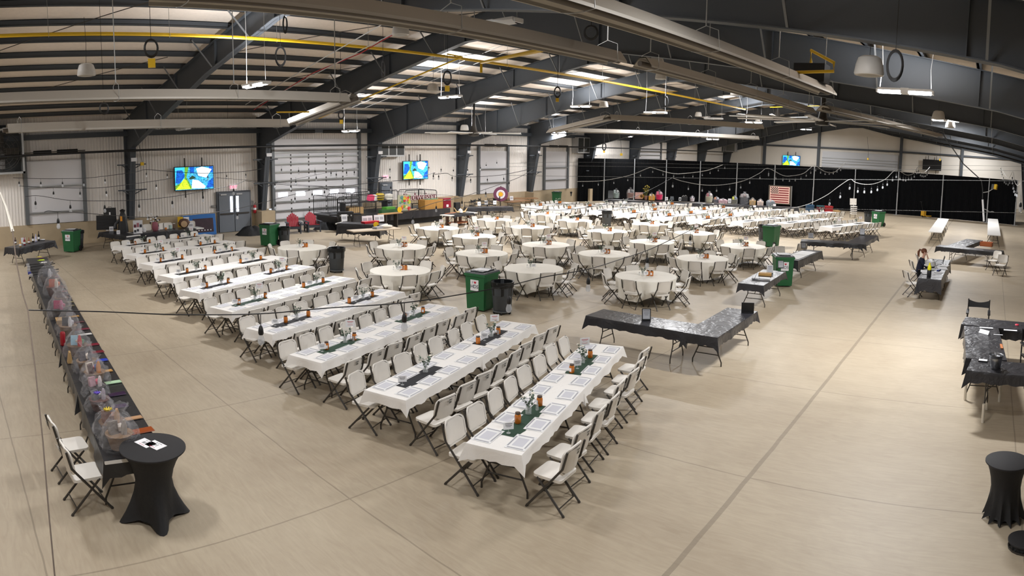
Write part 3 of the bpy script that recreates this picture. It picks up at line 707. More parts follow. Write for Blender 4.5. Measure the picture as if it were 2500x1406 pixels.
tablecover(loc2(H1, aH, 1.5, .36, 0), aH, 3.05, 'rumpled black cover on the crosswise table behind the person', seed=8, wr=.008, tlabel='folding table crosswise behind the person')
tablecover((33.0, 1.1), -.22, 3.6, 'loose black cover on the table behind the crosswise one', seed=10, wr=.01, W_=.85, tlabel='folding table partly under a loose black cover')
for k, (p0, p1, lab) in enumerate((((2283, 565.5), (2306, 529), 'left'), ((2427, 573), (2424, 534), 'right'))):
    P0, P1 = at(p0[0], p0[1], .75), at(p1[0], p1[1], .75); a_ = ang(P0, P1)
    n_ = 4 if k == 0 else 5
    for j in range(n_):
        d = 1.25+2.46*j
        TB.place(loc2(P0, a_, d, 0, 0), a_, 'bare white folding table, %s of the %s hand row by the drape' % (ORD[j], lab), 'bare white tables by the drape')
# the U of black tables at the right edge; its legs stand on white plastic risers
zE = .93
F1, F2 = at(2357.5, 903.7, zE), at(2500, 918, zE); aE = ang(F1, F2)
TBR = Spec('folding_table', 'table')
TBR.part('tabletop', MB().box(-1.22, 1.22, -.38, .38, .87, .915), white, smooth=False)
for q in legset(None, 2.44, .76, .87, .013): TBR.part('leg_frame', q, darksteel)
for sx in (-1, 1):
    for sy in (-1, 1): TBR.part('leg_riser', MB().tube([(sx*.88, sy*.335, 0), (sx*.88, sy*.33, .34)], .028, 8), mat('pvc', (214, 206, 190), .5), 'white plastic pipe riser')
cE = loc2(F1, aE, 1.24, .40, 0)
tablecover(cE, aE, 2.44, 'glossy crumpled black cover on the raised table at the right edge', seed=11, drop=.2, z=.93, shortleg=False, wr=.003)
TBR.place(cE, aE, 'raised folding table on white pipe risers at the right edge', 'folding tables under black covers')
P2 = at(2352, 786, zE)
aF = ang(Vector((F1.x, F1.y, 0)), P2); dist = hypot(P2.x-F1.x, P2.y-F1.y)
cF = loc2(F1, aF, .78+1.22, -.40, 0)
tablecover(cF, aF, 2.5, 'crumpled black cover with the paper roll between the two right tables', seed=12, drop=.22, z=.935, shortleg=False, wr=.006)
TBR.place(cF, aF, 'raised folding table joining the two crosswise tables at the right edge', 'folding tables under black covers')
cG = loc2(P2, aE, 1.22, -.1, 0)
cG = loc2(F1, aF, .78+2.46+.4, -1.22, 0)
tablecover(cG, aE, 2.44, 'crumpled black cover on the rear table at the right edge', seed=13, drop=.25, z=.93, shortleg=False, wr=.005)
TBR.place(cG, aE, 'raised folding table at the rear of the right edge group', 'folding tables under black covers')

# bins
def bin_green():
    s = Spec('wheeled_bin', 'bin')
    b = MB().box(-.27, .27, -.3, .3, .04, .95, top=(1.12, 1.15)); b.box(-.33, .33, -.38, .36, .93, 1.0)
    for sx in (-1, 1): b.box(sx*.27-.02, sx*.27+.02, -.05, .25, .1, .6)
    s.part('body', b, greenbin, smooth=False)
    l = MB().box(-.32, .32, -.40, .34, 1.0, 1.035, top=(.95, .95)).box(-.2, .2, -.3, .25, 1.035, 1.06); s.part('lid', l, mat('lid_black', (30, 34, 38), .4), smooth=False)
    s.part('handle', MB().tube([(-.25, -.44, 1.0), (.25, -.44, 1.0)], .018, 6).tube([(-.25, -.44, 1.0), (-.25, -.34, .95)], .015, 5).tube([(.25, -.44, 1.0), (.25, -.34, .95)], .015, 5), greenbin)
    for sx in (-1, 1): s.part('wheel', MB().lathe([(.04, -.025), (.13, -.025), (.14, 0), (.13, .025), (.04, .025)], 18, TRZ((sx*.3, -.3, .14), 0, 0, pi/2)), black)
    s.part('papers', MB().box(-.2, .12, -.2, .12, 1.06, 1.066, TRZ((0, 0, 0), .3)).box(-.02, .2, -.1, .2, 1.066, 1.07, TRZ((0, 0, 0), -.3)), paper, 'loose white sheets on the lid', smooth=False)
    return s
BG = bin_green()
def sign_hds(o, side=-1):
    e_ = sub('notice', MB().box(-.13, .13, .345, .35, .55, .84), paper, o, 'white notice with a red heart and dark letters', smooth=False)
    dk = mat('navy_ink', (30, 40, 70), .7)
    text('lettering', 'HDS', .13, dk, e_, Matrix.Translation((0, .352, .66)) @ Matrix.Rotation(pi, 4, 'Z') @ Matrix.Rotation(pi/2, 4, 'X'))
    text('lettering', 'I', .08, dk, e_, Matrix.Translation((.06, .352, .77)) @ Matrix.Rotation(pi, 4, 'Z') @ Matrix.Rotation(pi/2, 4, 'X'))
    ht = [(0, -.035), (.035, 0), (.037, .02), (.02, .032), (0, .018), (-.02, .032), (-.037, .02), (-.035, 0)]
    sub('heart', MB().prism(ht, 0, .003, Matrix.Translation((-.02, .352, .77)) @ Matrix.Rotation(pi, 4, 'Z') @ Matrix.Rotation(pi/2, 4, 'X')), mat('heart_red', (200, 30, 60), .5), e_, smooth=False)
def bin_round(dolly=True):
    s = Spec('round_bin', 'bin')
    s.part('body', MB().lathe([(.22, .1), (.235, .12), (.285, .8), (.30, .8), (.30, .84), (.28, .84), (.27, .5)], 24, cap=False).lathe([(.22, .1), (0, .1)], 24, cap=False), greybin)
    lin_ = MB(); n = 30
    vs = []
    for (r_, z) in ((.265, .5), (.275, .845), (.308, .85), (.306, .72)):
        for i in range(n): vs.append(((r_+.008*sin(i*5)+.004*sin(i*9))*cos(2*pi*i/n), (r_+.008*sin(i*5))*sin(2*pi*i/n), z+.012*sin(i*2.7)*(z < .8 or 0)))
    lin_.add(vs, [(j*n+i, j*n+(i+1) % n, (j+1)*n+(i+1) % n, (j+1)*n+i) for j in range(3) for i in range(n)])
    s.part('liner', lin_, mat('liner_black', (18, 20, 22), .3), 'black plastic liner folded over the rim')
    d = MB().lathe([(.24, .06), (.25, .07), (.25, .1), (.22, .1)], 20)
    s.part('dolly', d, mat('dolly', (80, 84, 86), .5))
    for k in range(5): a = k*2*pi/5; s.part('caster', MB().lathe([(.0, -.015), (.035, -.015), (.035, .015), (0, .015)], 10, TRZ((.21*cos(a), .21*sin(a), .035), a, pi/2)), black)
    return s
BR = bin_round()
GB = [((5.95, 30.6), -2.4, 'green wheeled bin beside the drinks table at the far left'), ((14.5, 27.2), -2.4, 'green wheeled bin left of the red chairs'),
      ((13.3, 12.65), -2.6, 'green wheeled bin with the HDS notice beside the dinner tables'), ((31.3, 10.1), 2.9, 'green wheeled bin between the round and back tables'),
      ((22.0, 6.95), -2.5, 'green wheeled bin between the black covered tables'), ((45.0, 7.3), 2.6, 'green wheeled bin at the right end of the back tables'), ((44.2, 33.2-4.2), 2.8, 'green wheeled bin at the far wall left of the drape')]
_g = at(1353, 496, 0); GB[6] = ((_g.x-.9, min(_g.y-.6, 32.2)), 2.9, GB[6][2]); _g = at(2143, 553, 0); GB[5] = ((_g.x, _g.y), 2.6, GB[5][2]); _g = at(1882, 602, 0); GB[3] = ((_g.x, _g.y), 2.8, GB[3][2])
for (x, y), rz, lab in GB:
    f = atan2(-y, -x)-pi/2                # +y side turned towards the camera
    o = BG.place((x, y, 0), f+{0: -.55, 1: -.7, 2: -.6, 3: 2.7, 4: .2, 5: -.6, 6: 2.9}[GB.index(((x, y), rz, lab))], lab, 'green wheeled bins', scale=1.04 if y < 13 else 1.0)
    if GB.index(((x, y), rz, lab)) != 3 and GB.index(((x, y), rz, lab)) != 6: sign_hds(o)
for px, py, lab, sc in ((191, 607, 'dark round bin with liner beside the green bin at the far left', 1.05), (694, 598, 'dark round bin with liner left of the red chairs', 1.0), (822, 664, 'dark lined round bin standing alone behind the dinner tables', 1.06), (1226, 765, 'dark round bin on casters beside the bin with the HDS notice', 1.05), (1863, 588, 'dark round bin beside the green bin near the back tables', 1.0), (2118, 545, 'dark round bin beside the farthest right green bin', 1.0), (1481, 552, 'dark round bin among the round tables', 1.05), (1388, 492, 'dark round bin left of the black drape', 1.0)):
    p = at(px, py, 0); BR.place((p.x, p.y, 0), 0, lab, 'dark round bins', scale=sc)

# ------------------------------------------------------------------ cocktail tables in black stretch covers
def spandex(c, R, h, rz, label, nf=4, foot=.42, waist=.21, z0=0):
    rt = root('cocktail_table', label, 'table', (c[0], c[1], 0), rz)
    n = 64; lv = [0, .03, .12, .25, .4, .55, .7, .82, .92, .97, 1]; vs = []
    for t in lv:
        for i in range(n):
            a = 2*pi*i/n; pk = abs(cos(nf/2*a))**5
            lo = (waist+.03)+(foot-waist-.03)*pk
            q = max(0, 1-t/.6)**1.7; top = max(0, (t-.45)/.55)**2.2
            r_ = waist+(lo-waist)*q+(R-.01-waist)*min(1, top)
            vs.append((r_*cos(a), r_*sin(a), z0+h*t*(1)+(.06*(1-pk) if t == 0 else .04*(1-pk) if t == .03 else 0)))
    m = MB().add(vs, [(j*n+i, j*n+(i+1) % n, (j+1)*n+(i+1) % n, (j+1)*n+i) for j in range(len(lv)-1) for i in range(n)])
    bm = mat('stretch_black', (17, 17, 19), .7, bump=.08, bscale=18)
    sub('stretch_cover', m, bm, rt)
    sub('tabletop', MB().lathe([(R-.01, z0+h-.03), (R, z0+h-.02), (R, z0+h-.005), (R-.01, z0+h), (0, z0+h)], 48), mat('stretch_top', (30, 29, 31), .75), rt)
    sub('base', MB().lathe([(.2, 0), (.2, .02), (.03, .03), (.03, h-.05)], 16), darksteel, rt)
    return rt
pC = at(383, 1258, 0)
ct = spandex((pC.x-.03, pC.y-.02), .41, .90, -.09, 'round cocktail table in a black stretch cover, lower left corner', foot=.45, waist=.22)
pR = at(2450, 1262, 0); spandex((pR.x, pR.y), .29, .76, .3, 'black shrouded round stand at the lower right edge', foot=.30, waist=.19, nf=12)
pR2 = at(2500, 1335, 0); spandex((pR2.x, pR2.y), .2, .10, .3, 'low black round base cut by the lower right edge', foot=.2, waist=.16, nf=12)
a0 = .0
for k, (px, py) in enumerate(((355, 1081), (380, 1086))):
    p = at(px, py, .905)
    s_ = thing('award_sheet', MB().box(-.12, .12, -.085, .085, 0, .003), paper, 'white sheet marked #1 on the black cocktail table, %s' % (('farther', 'nearer')[k]), 'paper', (p.x, p.y, .902), pi*.62, 'white sheets on the cocktail table', smooth=False)
    text('lettering', '#1', .085, black, s_, Matrix.Translation((.0, .0, .0035)) @ Matrix.Rotation(pi*1.0, 4, 'Z'), .0005)
    text('lettering', 'WALL FAME', .02, ink, s_, Matrix.Translation((0, -.055, .0035)) @ Matrix.Rotation(pi*1.0, 4, 'Z'), .0005)
    sub('print_line', MB().box(-.05, .05, .055, .062, .003, .0035), mat('pinkish', (190, 60, 90), .7), s_, smooth=False)

# ------------------------------------------------------------------ the long line of raffle tables on the left
g0, g1 = (2.16, 7.72), (3.42, 24.6); ga = atan2(g1[1]-g0[1], g1[0]-g0[0]); GL = hypot(g1[0]-g0[0], g1[1]-g0[1])
for k in range(7):
    c = loc2(g0, ga, GL*(k+.5)/7, 0, 0)
    TB.place(c, ga, 'folding table under the %s black cover of the raffle line' % ORD[k], 'folding tables under black covers')
    tag(obj('table_cover', cloth_mesh(GL/7, .76, .742+.001*k, .22, waves=6, amp=.02, seed=30+k, corner=.12, wr=.002, nseg=24).mesh('table_cover', mat('raffle_film', (36, 36, 38), .4, bump=.25, bscale=4)), None, c, ga), 'black plastic cover on the %s raffle table from the camera' % ORD[k], 'tablecloth', 'black covers on the raffle line')
def G(px, py, z=.755): return at(px, py, z)
BAGC = [((345, 1052), (150, 70, 26), .34, .15, 'burnt orange'), ((320, 1022), (178, 138, 100), .33, .1, 'tan clipboard shaped'), ((285, 993), (52, 24, 66), .33, .12, 'dark purple'), ((282, 963), (50, 26, 62), .33, .12, 'plum'),
        ((272, 934), (176, 208, 172), .33, .11, 'mint green'), ((252, 907), (186, 140, 74), .33, .1, 'mustard'), ((243, 880), (40, 66, 190), .3, .12, 'royal blue'), ((233, 860), (120, 22, 44), .33, .12, 'crimson'), ((222, 842), (128, 24, 48), .33, .12, 'deep red'),
        ((204, 817), (206, 204, 200), .36, .1, 'white'), ((200, 804), (118, 24, 50), .33, .1, 'wine red'), ((190, 787), (84, 40, 44), .3, .09, 'maroon'), ((178, 773), (184, 140, 76), .3, .1, 'gold'), ((168, 762), (78, 40, 44), .3, .1, 'brown red'),
        ((168, 747), (110, 100, 70), .28, .1, 'olive'), ((166, 738), (130, 120, 86), .28, .1, 'khaki'), ((162, 728), (92, 70, 70), .28, .1, 'dusty brown'), ((156, 720), (104, 72, 74), .3, .12, 'faded brown'), ((150, 712), (142, 82, 80), .3, .12, 'salmon'),
        ((145, 703), (112, 72, 78), .3, .12, 'mauve'), ((137, 696), (120, 104, 88), .28, .1, 'taupe'), ((135, 689), (150, 82, 82), .28, .1, 'rose'), ((132, 682), (166, 150, 120), .28, .1, 'sand'), ((130, 676), (150, 92, 90), .28, .1, 'pink brown'), ((124, 672), (206, 180, 120), .2, .08, 'pale gold'), ((118, 668), (214, 214, 210), .26, .09, 'off white'),
        ((106, 641), (214, 212, 206), .26, .2, 'white printed'), ((100, 635), (196, 222, 40), .25, .16, 'lime yellow'), ((99, 630), (120, 70, 60), .2, .12, 'brown'), ((95, 627), (206, 186, 70), .2, .12, 'yellow')]
for k, ((px, py), col, L_, w_, nm) in enumerate(BAGC):
    p = G(px, py)
    m = MB(); m.box(-L_/2, L_/2, -w_/2, w_/2, 0, .012, top=(.97, .9)); m.cur = 1; m.box(-L_/2-.0, -L_/2+.05, -w_/2*.8, w_/2*.8, .012, .014)
    glossy = k in (0, 2, 3, 6, 7, 8, 10)
    thing('raffle_box', m, [mat('bag_%d' % k, col, .25 if glossy else .6), mat('bag_tag', (70, 64, 60), .5)], '%s flat raffle ticket box on the raffle line, %s' % (nm, 'near half' if k < 14 else 'far half'), 'box', (p.x, p.y, .755), ga-pi/2+.12, 'ticket boxes along the raffle line', smooth=False)
# wrapped gift baskets
def basket(px, py, sc, tint, wrap, label, lean=0, bow=None, z=.75, rz=0, dark=False):
    p = at(px, py, z); rt = root('gift_basket', label, 'gift basket', (p.x, p.y, z), rz); r_ = random.Random(px*7+py)
    sub('basket', MB().lathe([(.1*sc, 0), (.15*sc, .16*sc), (.16*sc, .17*sc), (.13*sc, .16*sc)], 14), mat('wicker_%d' % (px % 5), [(120, 88, 60), (60, 52, 50), (150, 120, 90), (80, 70, 66), (100, 60, 50)][px % 5], .8, bump=.6, bscale=60), rt)
    for j, c_ in enumerate(tint):
        a = j*2.4; q = MB()
        if j % 3 == 0: q.lathe([(0, -.05*sc), (.05*sc, -.02*sc), (.055*sc, .03*sc), (0, .06*sc)], 10, TRZ((.06*sc*cos(a), .06*sc*sin(a), .2*sc)))
        elif j % 3 == 1: q.box(-.05*sc, .05*sc, -.03*sc, .03*sc, .12*sc, .3*sc, TRZ((.05*sc*cos(a), .05*sc*sin(a), 0), a, .2))
        else: q.lathe([(.03*sc, .1*sc), (.035*sc, .25*sc), (.015*sc, .32*sc)], 10, TRZ((.06*sc*cos(a), .06*sc*sin(a), 0)))
        sub('gift', q, mat('gift_%02x%02x%02x' % c_, c_, .5), rt)
    n = 26; lv = [(.19, 0), (.21, .06), (.215, .13), (.2, .2), (.18, .27), (.14, .34), (.09, .4), (.05, .44), (.1, .52)]; vs = []
    for k, (rr, h) in enumerate(lv):
        for i in range(n):
            a = 2*pi*i/n; q = rr*sc*(1+.16*r_.uniform(-1, 1)); vs.append((q*cos(a)+lean*h*sc, q*sin(a), h*sc*(wrap)+.02*sc*r_.uniform(-1, 1)*(k > 0)))
    sub('cellophane_wrap', MB().add(vs, [(j*n+i, j*n+(i+1) % n, (j+1)*n+(i+1) % n, (j+1)*n+i) for j in range(len(lv)-1) for i in range(n)]), film, rt, 'clear crinkled cellophane', False)
    if bow:
        b = MB()
        for i in range(9): a = i*.7; b.tube([(lean*.44*sc, 0, .43*sc*wrap), (.05*sc*cos(a)+lean*.44*sc, .05*sc*sin(a), .46*sc*wrap), (.015*cos(a+.5)+lean*.44*sc, .015*sin(a+.5), .43*sc*wrap)], .008*sc, 4)
        sub('bow', b, mat('bow_%02x%02x%02x' % bow, bow, .4), rt)
    return rt
basket(292, 1092, 1.15, [(200, 190, 180), (120, 110, 100), (160, 150, 140)], .9, 'silvery cellophane gift bag beside the cocktail table', lean=.1, rz=1)
basket(275, 1062, 1.15, [(160, 90, 40), (110, 60, 30), (200, 150, 90), (140, 80, 40)], .8, 'wrapped gift basket with brown treats and a yellow bow', lean=-.3, bow=(214, 190, 40), rz=1)
basket(244, 1000, 1.0, [(190, 190, 190), (90, 90, 90), (170, 160, 170)], .75, 'wrapped gift basket with a purple tinsel bow', lean=-.5, bow=(90, 60, 190), rz=1.2)
basket(236, 966, 1.0, [(200, 50, 80), (190, 150, 160), (210, 200, 200)], .8, 'wrapped gift basket with a red rose inside on the raffle line', lean=-.5, rz=1)
basket(232, 935, 1.15, [(60, 70, 120), (220, 210, 200), (200, 130, 60), (180, 60, 60), (90, 60, 50)], .8, 'wide wrapped basket with navy and white gifts beside the mint box', rz=1)
basket(212, 905, 1.15, [(230, 214, 200), (70, 60, 66), (80, 70, 76)], .85, 'dark wrapped basket topped with cream gifts beside the blue box', rz=1)
basket(190, 868, 1.25, [(50, 130, 70), (150, 190, 210), (190, 50, 50), (220, 210, 200)], .9, 'large wrapped basket with green and pale blue gifts', rz=.4)
basket(167, 818, 1.25, [(190, 190, 200), (60, 60, 66), (210, 210, 215)], 1.0, 'tall wrapped basket with silver gifts beside the white board', rz=.4)
basket(146, 776, 1.35, [(160, 30, 80), (170, 40, 90), (190, 120, 150)], 1.0, 'tall wrapped basket with magenta gifts on the raffle line', rz=.4)
basket(134, 722, 1.5, [(200, 130, 100), (190, 110, 90), (210, 200, 190)], .9, 'wrapped basket with orange pink gifts on the far raffle line', rz=.4)
basket(118, 695, 1.5, [(150, 150, 155), (90, 90, 95), (190, 190, 195)], .9, 'farthest crinkled silvery basket on the raffle line', rz=.4)
basket(150, 745, 1.2, [(90, 80, 80), (60, 50, 50)], .8, 'small dark wrapped basket behind the magenta one', rz=.4)
p = G(150, 788); thing('cardboard_tray', MB().box(-.14, .14, -.11, .11, 0, .1, top=(1.15, 1.15)), mat('kraft', (170, 138, 92), .8), 'open kraft cardboard tray next to the magenta basket', 'tray', (p.x, p.y, .75), ga, smooth=False)
p = G(154, 842); thing('red_canister', MB().lathe([(.05, 0), (.055, .01), (.055, .24), (.04, .27), (0, .275)], 16), mat('canister_red', (150, 20, 34), .35), 'red cylinder on the left edge of the raffle line', 'canister', (p.x, p.y, .75))
p = G(171, 884); thing('kraft_bag', MB().box(-.07, .07, -.05, .05, 0, .2, top=(1, .3)), mat('kraft', (170, 138, 92), .8), 'upright kraft paper bag on the left edge of the raffle line', 'bag', (p.x, p.y, .75), ga, smooth=False)
# golf clubs laid across the far end
for k, (pa, pb) in enumerate((((68, 647), (130, 640)), ((70, 653), (134, 643)), ((70, 660), (132, 651)), ((72, 667), (143, 657)), ((76, 672), (143, 663)))):
    A, B = at(pa[0], pa[1], .8), at(pb[0], pb[1], .8); rt = root('golf_club', 'golf club across the far raffle tables, %s from the far end' % ORD[k], 'golf club', group='golf clubs across the raffle line')
    sub('shaft', MB().tube([A, B], .012, 6), black, rt); sub('club_head', MB().box(-.07, .07, -.05, .05, -.03, .04, TRZ((A.x, A.y, A.z), ga)), mat('club_silver', (200, 200, 205), .3, .5) if k != 3 else mat('club_blue', (50, 60, 140), .4), rt, smooth=False)
    sub('grip', MB().tube([A+(B-A)*.75, B], .018, 6), mat('grip', (60, 56, 56), .7), rt)
# chairs and person side chairs
for (px, py, f, lab) in ((222, 1210, -1.25, 'white folding chair nearest the camera behind the raffle line'), (212, 1160, -1.25, 'second white folding chair behind the raffle line')):
    p = at(px, py, 0)
for (x, y, rz, lab) in ((1.62, 8.15, -1.5, 'white folding chair nearest the camera behind the raffle line'), (1.60, 9.0, -1.5, 'second white folding chair behind the raffle line')):
    CH0.place((x, y, 0), rz, lab)
for (px, py, rz, lab) in ((2226, 722, -2.6, 'white folding chair pushed to the near end of the registration desk'), (2238, 690, -2.75, 'second white folding chair beside the registration desk'), (2252, 672, -2.9, 'white folding chair the person sits on'),
                      (2441, 672, 1.2, 'white folding chair in front at the end of the crosswise black table'), (2425, 660, .9, 'white folding chair behind the front one at the crosswise table'),
                      (1907, 655, 2.3, 'white folding chair half hidden behind the middle green bin'), (1950, 640, -.8, 'white folding chair at the left side of the white sheets')):
    p = at(px, py, 0); CH1.place((p.x, p.y, 0), rz, lab)
# ------------------------------------------------------------------ black pipe and drape partition
RP = [(1412, 56.6), (1550, 59.5), (1700, 60), (1900, 59), (2190, 57.4), (2484, 54.8)]
def drape_at(px):
    for (a, ra), (b, rb) in zip(RP, RP[1:]):
        if a <= px <= b: p = far(px, 450, ra+(rb-ra)*(px-a)/(b-a)); return Vector((p.x, p.y, 0))
DP = [drape_at(2484)[:2]]
PX = [1412, 1476, 1549.5, 1627, 1709.5, 1799, 1891, 1987, 2087.5, 2193, 2302, 2415, 2484]
PT = [drape_at(p) for p in PX]; ZD = 3.68
drm = mat('drape_black', (13, 14, 16), .95, spec=.1)
for i in range(len(PT)-1):
    A, B = PT[i], PT[i+1]; L_ = (B-A).length; a = ang(A, B); nf = int(L_*8)
    def g(u, v, nf=nf, L_=L_):
        return (u*L_, .018*sin(u*nf*2*pi)+.012*sin(u*nf*.77*2*pi+1)*(1-v)+.12, .02+(ZD-.02)*v)
    thing('black_drape', MB().grid(g, nf*6, 3), drm, 'black fabric drape panel, %s from the left end of the partition' % (ORD+['last'])[i], 'drape', (A.x, A.y, 0), a, 'black drape panels')
for i, P_ in enumerate(PT[1:]):
    m = MB().tube([(0, 0, .01), (0, 0, 1.9)], .055, 8).tube([(0, 0, 1.9), (0, 0, ZD+.03)], .04, 8).box(-.25, .25, -.25, .25, 0, .012)
    thing('drape_post', m, mat('post_alu', (190, 192, 195), .35, .6), 'upright aluminium post in front of the drape, %s from the left' % (ORD)[i], 'post', (P_.x-.1, P_.y, 0), 0, 'posts of the drape partition')
thing('black_drape', MB().grid(lambda u, v: (4*u, .04*sin(u*30), .02+(ZD-.02)*v), 60, 2), drm, 'black drape panel returning behind the right end post', 'drape', (DP[-1][0], DP[-1][1], 0), .05)
# prize table line in front of the drape
q0, q1 = at(1481, 486, .75), at(1700, 495, .75); q2 = at(1949, 506, .75)
qa = ang(q0, q2); ql = hypot(q2.x-q0.x, q2.y-q0.y); nq = max(3, round(ql/2.44))
for k in range(nq):
    c = loc2(q0, qa, ql*(k+.5)/nq, .0, 0)
    TB.place(c, qa, 'folding table under the %s black cover in front of the drape' % ORD[k], 'folding tables under black covers')
    tag(obj('table_cover', cloth_mesh(ql/nq, .8, .745, .3, waves=5, amp=.02, seed=60+k, corner=.05, nseg=14).mesh('table_cover', blackfilm), None, c, qa), 'black cover on the %s prize table from the left, in front of the drape' % ORD[k], 'tablecloth', 'black covers on the prize tables')
def wrapped(px, py, w, h, cols, label, cello=True, box=False, depth=.3, zb=.75, onr=None):
    p = at(px, py, zb) if onr is None else far(px, py, onr)
    f = atan2(-p.y, -p.x)+pi/2; rt = root('gift_basket', label, 'gift basket', (p.x, p.y, p.z if onr else zb), f); r_ = random.Random(px)
    if box: sub('basket', MB().box(-w*.45, w*.45, -depth/2, depth/2, 0, h*.55, top=(1.08, 1.05)), mat('g%02x%02x%02x' % cols[0], cols[0], .6), rt, smooth=False)
    else: sub('basket', MB().lathe([(w*.36, 0), (w*.44, h*.45), (w*.46, h*.5), (w*.3, h*.5)], 14), mat('g%02x%02x%02x' % cols[0], cols[0], .6), rt)
    for j, c_ in enumerate(cols[1:]):
        x = (j+.5)/len(cols[1:])-.5; q = MB()
        if j % 2: q.lathe([(0, -.1*h), (w*.16, 0), (w*.15, .14*h), (0, .2*h)], 10, TRZ((x*w*.8, 0, h*.62)))
        else: q.box(-w*.14, w*.14, -.05, .05, h*.4, h*.82, TRZ((x*w*.8, 0, 0), j))
        sub('gift', q, mat('g%02x%02x%02x' % c_, c_, .5), rt, smooth=bool(j % 2))
    if cello:
        n = 16; lv = [(.46, 0), (.5, .3), (.47, .65), (.22, .86), (.08, .92), (.16, 1.0)]; vs = []
        for rr, hh in lv:
            for i in range(n): a = 2*pi*i/n; q = w*rr*(1+.12*r_.uniform(-1, 1)); vs.append((q*cos(a), q*sin(a)*.7, h*hh))
        sub('cellophane_wrap', MB().add(vs, [(j*n+i, j*n+(i+1) % n, (j+1)*n+(i+1) % n, (j+1)*n+i) for j in range(5) for i in range(n)]), film, rt, None, False)
    return rt
K = ' on the prize tables by the drape'
for a_ in ((1504, 482, .55, .75, [(150, 165, 160), (190, 205, 200), (210, 215, 215)], 'silvery wrapped gift, leftmost'), (1539, 483, .6, .85, [(150, 120, 112), (196, 190, 186), (120, 126, 126)], 'round silvery wrapped basket left of the sunflower'),
           (1591, 487, .5, .55, [(214, 150, 34), (240, 230, 210), (230, 190, 70)], 'yellow gift right of the sunflower'), (1609, 486, .62, .75, [(206, 36, 92), (226, 90, 130), (230, 200, 210)], 'bright pink wrapped gift'),
           (1690, 490, .38, .45, [(190, 180, 186), (220, 210, 214)], 'small pale bucket shaped gift'), (1731, 492, .6, .82, [(176, 172, 150), (150, 60, 70), (220, 210, 210)], 'tall cream basket with a dark red rose'),
           (1749, 494, .5, .5, [(110, 110, 120), (214, 140, 90), (200, 200, 210)], 'wrapped gift with orange contents'), (1765, 495, .7, .38, [(200, 160, 168), (230, 220, 224), (210, 180, 186)], 'low pale pink wrapped gift'),
           (1793, 496, .5, .62, [(120, 120, 110), (226, 228, 40), (90, 110, 150)], 'blue topped gift with a bright yellow label'), (1817, 498, .75, .95, [(34, 36, 42), (150, 140, 140), (110, 84, 74), (170, 170, 172)], 'large dark gift with a tall clear bag'),
           (1837, 499, .5, .55, [(184, 150, 96), (200, 170, 130)], 'kraft coloured wrapped gift'), (1856, 500, .5, .5, [(212, 190, 176), (226, 206, 196)], 'pale peach wrapped gift'), (1881, 501, .68, .5, [(120, 128, 134), (170, 176, 180), (140, 150, 156)], 'silvery crumpled wrapped gift left of the flag')):
    wrapped(a_[0], a_[1]+1, a_[2], a_[3], a_[4], a_[5]+K, box=a_[0] in (1591, 1765, 1817, 1837, 1856, 1881))
p = at(1566, 487, .75); f = atan2(-p.y, -p.x)+pi/2
rt = root('sunflower_decoration', 'big yellow sunflower with a spray of yellow stems'+K, 'flower', (p.x, p.y, .75), f)
m = MB()
for i in range(20): a = i*pi/10; m.add([(.1*cos(a-.12), -.05, .26+.1*sin(a-.12)), (.26*cos(a), -.07, .26+.24*sin(a)), (.1*cos(a+.12), -.05, .26+.1*sin(a+.12)), (.17*cos(a), -.03, .26+.17*sin(a))], [(0, 1, 2), (0, 3, 1), (1, 3, 2)])
sub('petals', m, mat('sun_yellow', (236, 176, 24), .5), rt); sub('flower_centre', MB().lathe([(.11, 0), (.08, .04), (0, .05)], 14, TRZ((0, -.05, .26), 0, pi/2)), mat('sun_brown', (96, 60, 24), .8), rt)
m = MB(); m2 = MB(); r_ = random.Random(3)
for i in range(26): a, q = r_.uniform(-.8, .8), r_.uniform(.5, 1.05); x, z = .35+q*.35*sin(a), .15+q*cos(a)*.95; m.tube([(.3, 0, 0), (x, r_.uniform(-.1, .1), z)], .006, 3); m2.lathe([(0, -.03), (.04, 0), (0, .03)], 6, TRZ((x, 0, z), 0, r_.uniform(-1, 1)))
sub('stems', m, mat('leafy', (96, 100, 50), .7), rt); sub('blossoms', m2, mat('sun_pale', (206, 180, 70), .6), rt)
sub('pot', MB().lathe([(.1, 0), (.15, .3), (.12, .3)], 12, TRZ((.34, 0, 0))), mat('pot_brown', (150, 110, 90), .6), rt)
p = at(1555, 486, .75); thing('gingham_box', MB().box(-.3, .3, -.12, .12, 0, .5), mat('gingham', (206, 160, 150), .7, noise=.25, nscale=30), 'pale pink checked gift box left of the sunflower', 'box', (p.x+.3, p.y, .75), f, smooth=False)
for px, py, w, h, lab in ((1627, 489, .22, .25, 'tilted white notice card'), (1660, 490, .18, .26, 'small framed black and white picture'), (1781, 496, .24, .34, 'plain white notice card')):
    p = at(px, py, .75); r0 = root('notice_card', lab+K, 'card', (p.x, p.y, .75), f); sub('card_sheet', MB().box(-w/2, w/2, -.01, .01, 0, h), paper, r0, smooth=False)
    sub('print', MB().box(-w*.3, w*.3, -.014, -.01, h*.25, h*.75), black if px == 1660 else mat('ink_light', (180, 180, 186), .8), r0, smooth=False)
p = at(1671, 491, .75); rt = root('black_gift_box', 'black box with silver wire lettering'+K, 'box', (p.x, p.y, .75), f); sub('box_body', MB().box(-.22, .22, -.15, .15, 0, .34), black, rt, smooth=False); sub('silver_trim', MB().tube([(-.16, 0, .36), (-.08, 0, .44), (0, 0, .37), (.08, 0, .45), (.16, 0, .4)], .015, 5), galv, rt)
